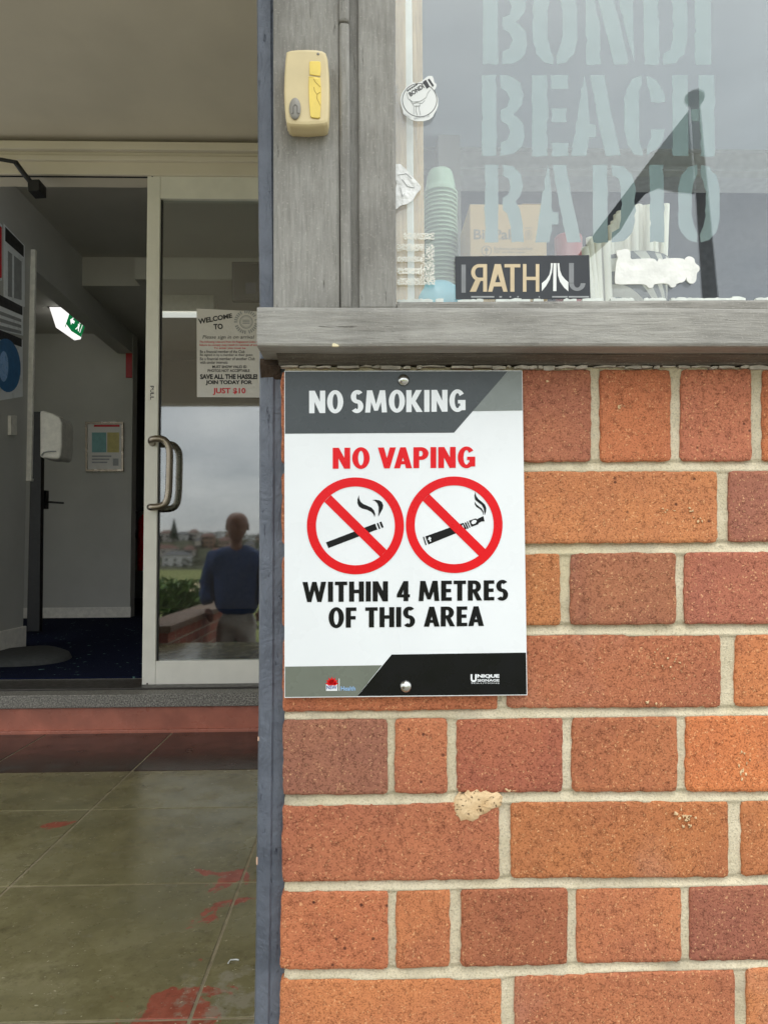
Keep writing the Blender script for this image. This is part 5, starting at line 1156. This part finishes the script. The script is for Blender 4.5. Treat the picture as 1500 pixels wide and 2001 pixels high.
# wooded gaps between the houses, one far mass
mb = MB()
for i in range(9000):
    px = r.uniform(180, 620); dd = r.choice((440, 470, 500, 540, 600, 625))+r.uniform(-12, 12); P0 = D(px, 1080, dd); b0 = mnoise.noise(Vector((P0.x*.04, dd*.02, 1)))
    if b0 < -.05: continue
    q = Vector((P0.x, P0.y, hz_(P0.x, P0.y)+r.random()**.7*(3+7*b0))); s = .8
    u = Vector((r.gauss(0, 1), r.gauss(0, 1), r.gauss(0, 1))).normalized(); w_ = u.orthogonal().normalized(); mb.add([q-u*s, q+w_*s*.6, q+u*s, q-w_*s*.6], [(0, 1, 2, 3)])
o = mb.build('far_wood', mat_leaf('leaf_far', lin(44, 54, 42), lin(78, 84, 66)), fix=False); tag(o, 'dark scrubby trees between the far houses, mirrored in the door glass', 'trees', kind='stuff')
# tall pine on the skyline
P0 = D(340, 1060, 560); pt = thing('pine_tree', 'dark conical pine on the far skyline, mirrored in the door glass', 'tree', (P0.x, P0.y, hz_(P0.x, P0.y)))
mb = MB(); bz = hz_(P0.x, P0.y); mb.tube([(P0.x, P0.y, bz-1), (P0.x, P0.y, bz+17)], [.4, .08], 8); mb.build('trunk', bpy.data.materials['bark'], pt)
mb = MB()
for i in range(700):
    h_ = r.random(); q = Vector((P0.x, P0.y, bz+3+h_*14)); a = r.uniform(0, 6.28); q += Vector((math.cos(a), math.sin(a), -.15))*r.random()**.5*4*(1-h_); s = .8
    u = Vector((r.gauss(0, 1), r.gauss(0, 1), r.gauss(0, 1))).normalized(); w_ = u.orthogonal().normalized(); mb.add([q-u*s, q+w_*s*.5, q+u*s, q-w_*s*.5], [(0, 1, 2, 3)])
mb.build('crown', ld, pt, fix=False)
# post with a round cap and a dark shade cloth hanging from it, mirrored in the shop window
WV = lambda px, py, d: mirY(px, py, d+CAM.y, GLASS_Y)
dk_wood = plain('dark_brown_post', lin(58, 48, 38), .7, .15, 20)
up_ = thing('shade_post', 'dark leaning post with a rounded cap, mirrored in the shop window', 'post', (0, 0, GROUND_Z))
tpp = WV(1357, 196, 3.1); btp = WV(1388, 590, 2.75); dirp = btp-tpp; ext = tpp+dirp*((GROUND_Z-tpp.z)/dirp.z)
up_.location = ext
mb = MB(); mb.tube([tpp, btp, ext], [.020, .029, .034], 16); mb.build('shaft', dk_wood, up_)
mb = MB(); mb.lathe([(.02, -.03), (.024, -.02), (.036, -.004), (.042, .01), (.04, .024), (.028, .036), (.001, .042)], tpp+Vector((0, 0, .0)), 20); mb.build('cap', dk_wood, up_)
cl = thing('shade_cloth', 'dark folded shade cloth slung from the leaning post, mirrored in the shop window', 'shade cloth', (tpp.x, tpp.y, tpp.z))
outl = [(1346, 214, 3.08), (1300, 272, 3.0), (1250, 338, 2.95), (1200, 405, 2.9), (1150, 470, 2.85), (1085, 556, 2.8), (1092, 566, 2.8), (1130, 520, 2.83), (1165, 492, 2.86), (1212, 450, 2.9), (1240, 402, 2.93), (1262, 376, 2.95), (1288, 365, 2.97), (1318, 372, 3.0), (1358, 376, 3.02)]
mb = MB(); mb.prism([WV(*q) for q in outl], (0, -.012, 0)); mb.build('cloth', plain('dark_cloth', lin(34, 32, 34), .95, .2, 20), cl)
mb = MB(); q = WV(1085, 560, 2.8); mb.tube([q, q+Vector((-.5, -.1, -.6)), Vector((q.x-.6, q.y-.1, GROUND_Z))], .006, 6); mb.build('tie_rope', inkg, cl)

# ================================================================== MAN (mirrored in the door glass)
MD = 6.97; mh = D(478, 998, MD); mx_, my_ = D(462, 1100, MD).x, D(462, 1100, MD).y; top = mh.z; Hm = top-GROUND_Z
man = thing('person', 'bald man in blue jumper and grey trousers, hands at pockets, mirrored in the door', 'person', (mx_, my_, GROUND_Z))
k = Hm/1.8
V3 = lambda x, y, z: (x*k, y*k, z*k)
skinm = plain('skin_tone', lin(124, 86, 70), .5, .06, 30); jump = plain('blue_knit', lin(34, 58, 98), .95, .12, 30, .5, 300); trou = plain('grey_cotton', lin(172, 166, 156), .9, .1, 20, .4, 200)
def mk(name, joints, edges, mat, root=0):
    me = bpy.data.meshes.new(name); o = bpy.data.objects.new(name, me); C.objects.link(o)
    me.from_pydata([j[0] for j in joints], edges, [])
    s = o.modifiers.new('skin', 'SKIN'); s.use_smooth_shade = True
    if not me.skin_vertices:
        bm = bmesh.new(); bm.from_mesh(me); bm.verts.layers.skin.verify(); bm.to_mesh(me); bm.free()
    for i, j in enumerate(joints): me.skin_vertices[0].data[i].radius = (j[1]*k, (j[2] if len(j) > 2 else j[1])*k)
    me.skin_vertices[0].data[root].use_root = True
    sb = o.modifiers.new('sub', 'SUBSURF'); sb.levels = 3
    dg = bpy.context.evaluated_depsgraph_get(); dg.update(); m2 = bpy.data.meshes.new_from_object(o.evaluated_get(dg)); bpy.data.objects.remove(o)
    m2.materials.clear(); m2.materials.append(mat)
    if name in ('jumper', 'trousers'):
        for v_ in m2.vertices:
            q = v_.co; n_ = mnoise.noise(Vector((q.x*9, q.y*9, q.z*5)))*.022+mnoise.noise(Vector((q.x*22, q.y*22, q.z*12+4)))*.010; v_.co = q+v_.normal*n_
    for p in m2.polygons: p.use_smooth = True
    o = bpy.data.objects.new(name, m2); link(o, man); return o
# he faces the building (+Y), head turned to his left; x to the right of the picture
mk('body', [(V3(0, .01, 1.38), .08), (V3(0, .015, 1.48), .055), (V3(.0, .02, 1.54), .055), (V3(.01, .05, 1.585), .08, .09), (V3(.012, .045, 1.635), .1, .115), (V3(.012, .038, 1.69), .115, .13), (V3(.012, .032, 1.745), .095, .105), (V3(.012, .03, 1.785), .045, .05)], [(0, 1), (1, 2), (2, 3), (3, 4), (4, 5), (5, 6), (6, 7)], skinm)
for s_ in (-1, 1):
    mb = MB(); mb.box((.012*k+s_*.085*k, .01*k, 1.62*k), (.012*k+s_*.106*k, .05*k, 1.685*k)); o = mb.build('ear', skinm, bevel=.008); o.parent = man; o.matrix_parent_inverse = Matrix()
mb = MB(); mb.prism([Vector(V3(.0, .145, 1.68)), Vector(V3(.03, .145, 1.62)), Vector(V3(-.015, .145, 1.62)), Vector(V3(-.008, .145, 1.68))], (0, .03*k, 0)); o = mb.build('nose', skinm, bevel=.008); o.parent = man; o.matrix_parent_inverse = Matrix()
mk('jumper', [(V3(0, 0, .84), .215, .17), (V3(0, 0, 1.0), .22, .18), (V3(0, .0, 1.2), .21, .16), (V3(0, 0, 1.34), .185, .14), (V3(0, .012, 1.49), .078, .075),
    (V3(-.2, 0, 1.36), .09), (V3(-.27, -.03, 1.14), .08), (V3(-.24, .08, .95), .065), (V3(.2, 0, 1.36), .09), (V3(.27, -.03, 1.14), .08), (V3(.24, .08, .95), .065)],
   [(0, 1), (1, 2), (2, 3), (3, 4), (3, 5), (5, 6), (6, 7), (3, 8), (8, 9), (9, 10)], jump)
mk('trousers', [(V3(0, 0, .92), .15, .11), (V3(0, 0, .84), .15, .115), (V3(-.1, .01, .72), .095), (V3(-.115, .015, .48), .075), (V3(-.12, 0, .1), .06), (V3(.1, .01, .72), .095), (V3(.115, .015, .48), .075), (V3(.12, 0, .1), .06)],
   [(0, 1), (1, 2), (2, 3), (3, 4), (1, 5), (5, 6), (6, 7)], trou)
for s_ in (-1, 1): mk('shoe', [(V3(s_*.12, -.06, .045), .045, .04), (V3(s_*.125, .05, .045), .05, .04), (V3(s_*.135, .16, .035), .045, .03)], [(0, 1), (1, 2)], MT['dark'])
for s_ in (-1, 1): mk('hand', [(V3(s_*.25, .07, .92), .032, .028), (V3(s_*.225, .09, .86), .04, .025), (V3(s_*.2, .095, .80), .035, .02), (V3(s_*.19, .12, .87), .014)], [(0, 1), (1, 2), (1, 3)], skinm)
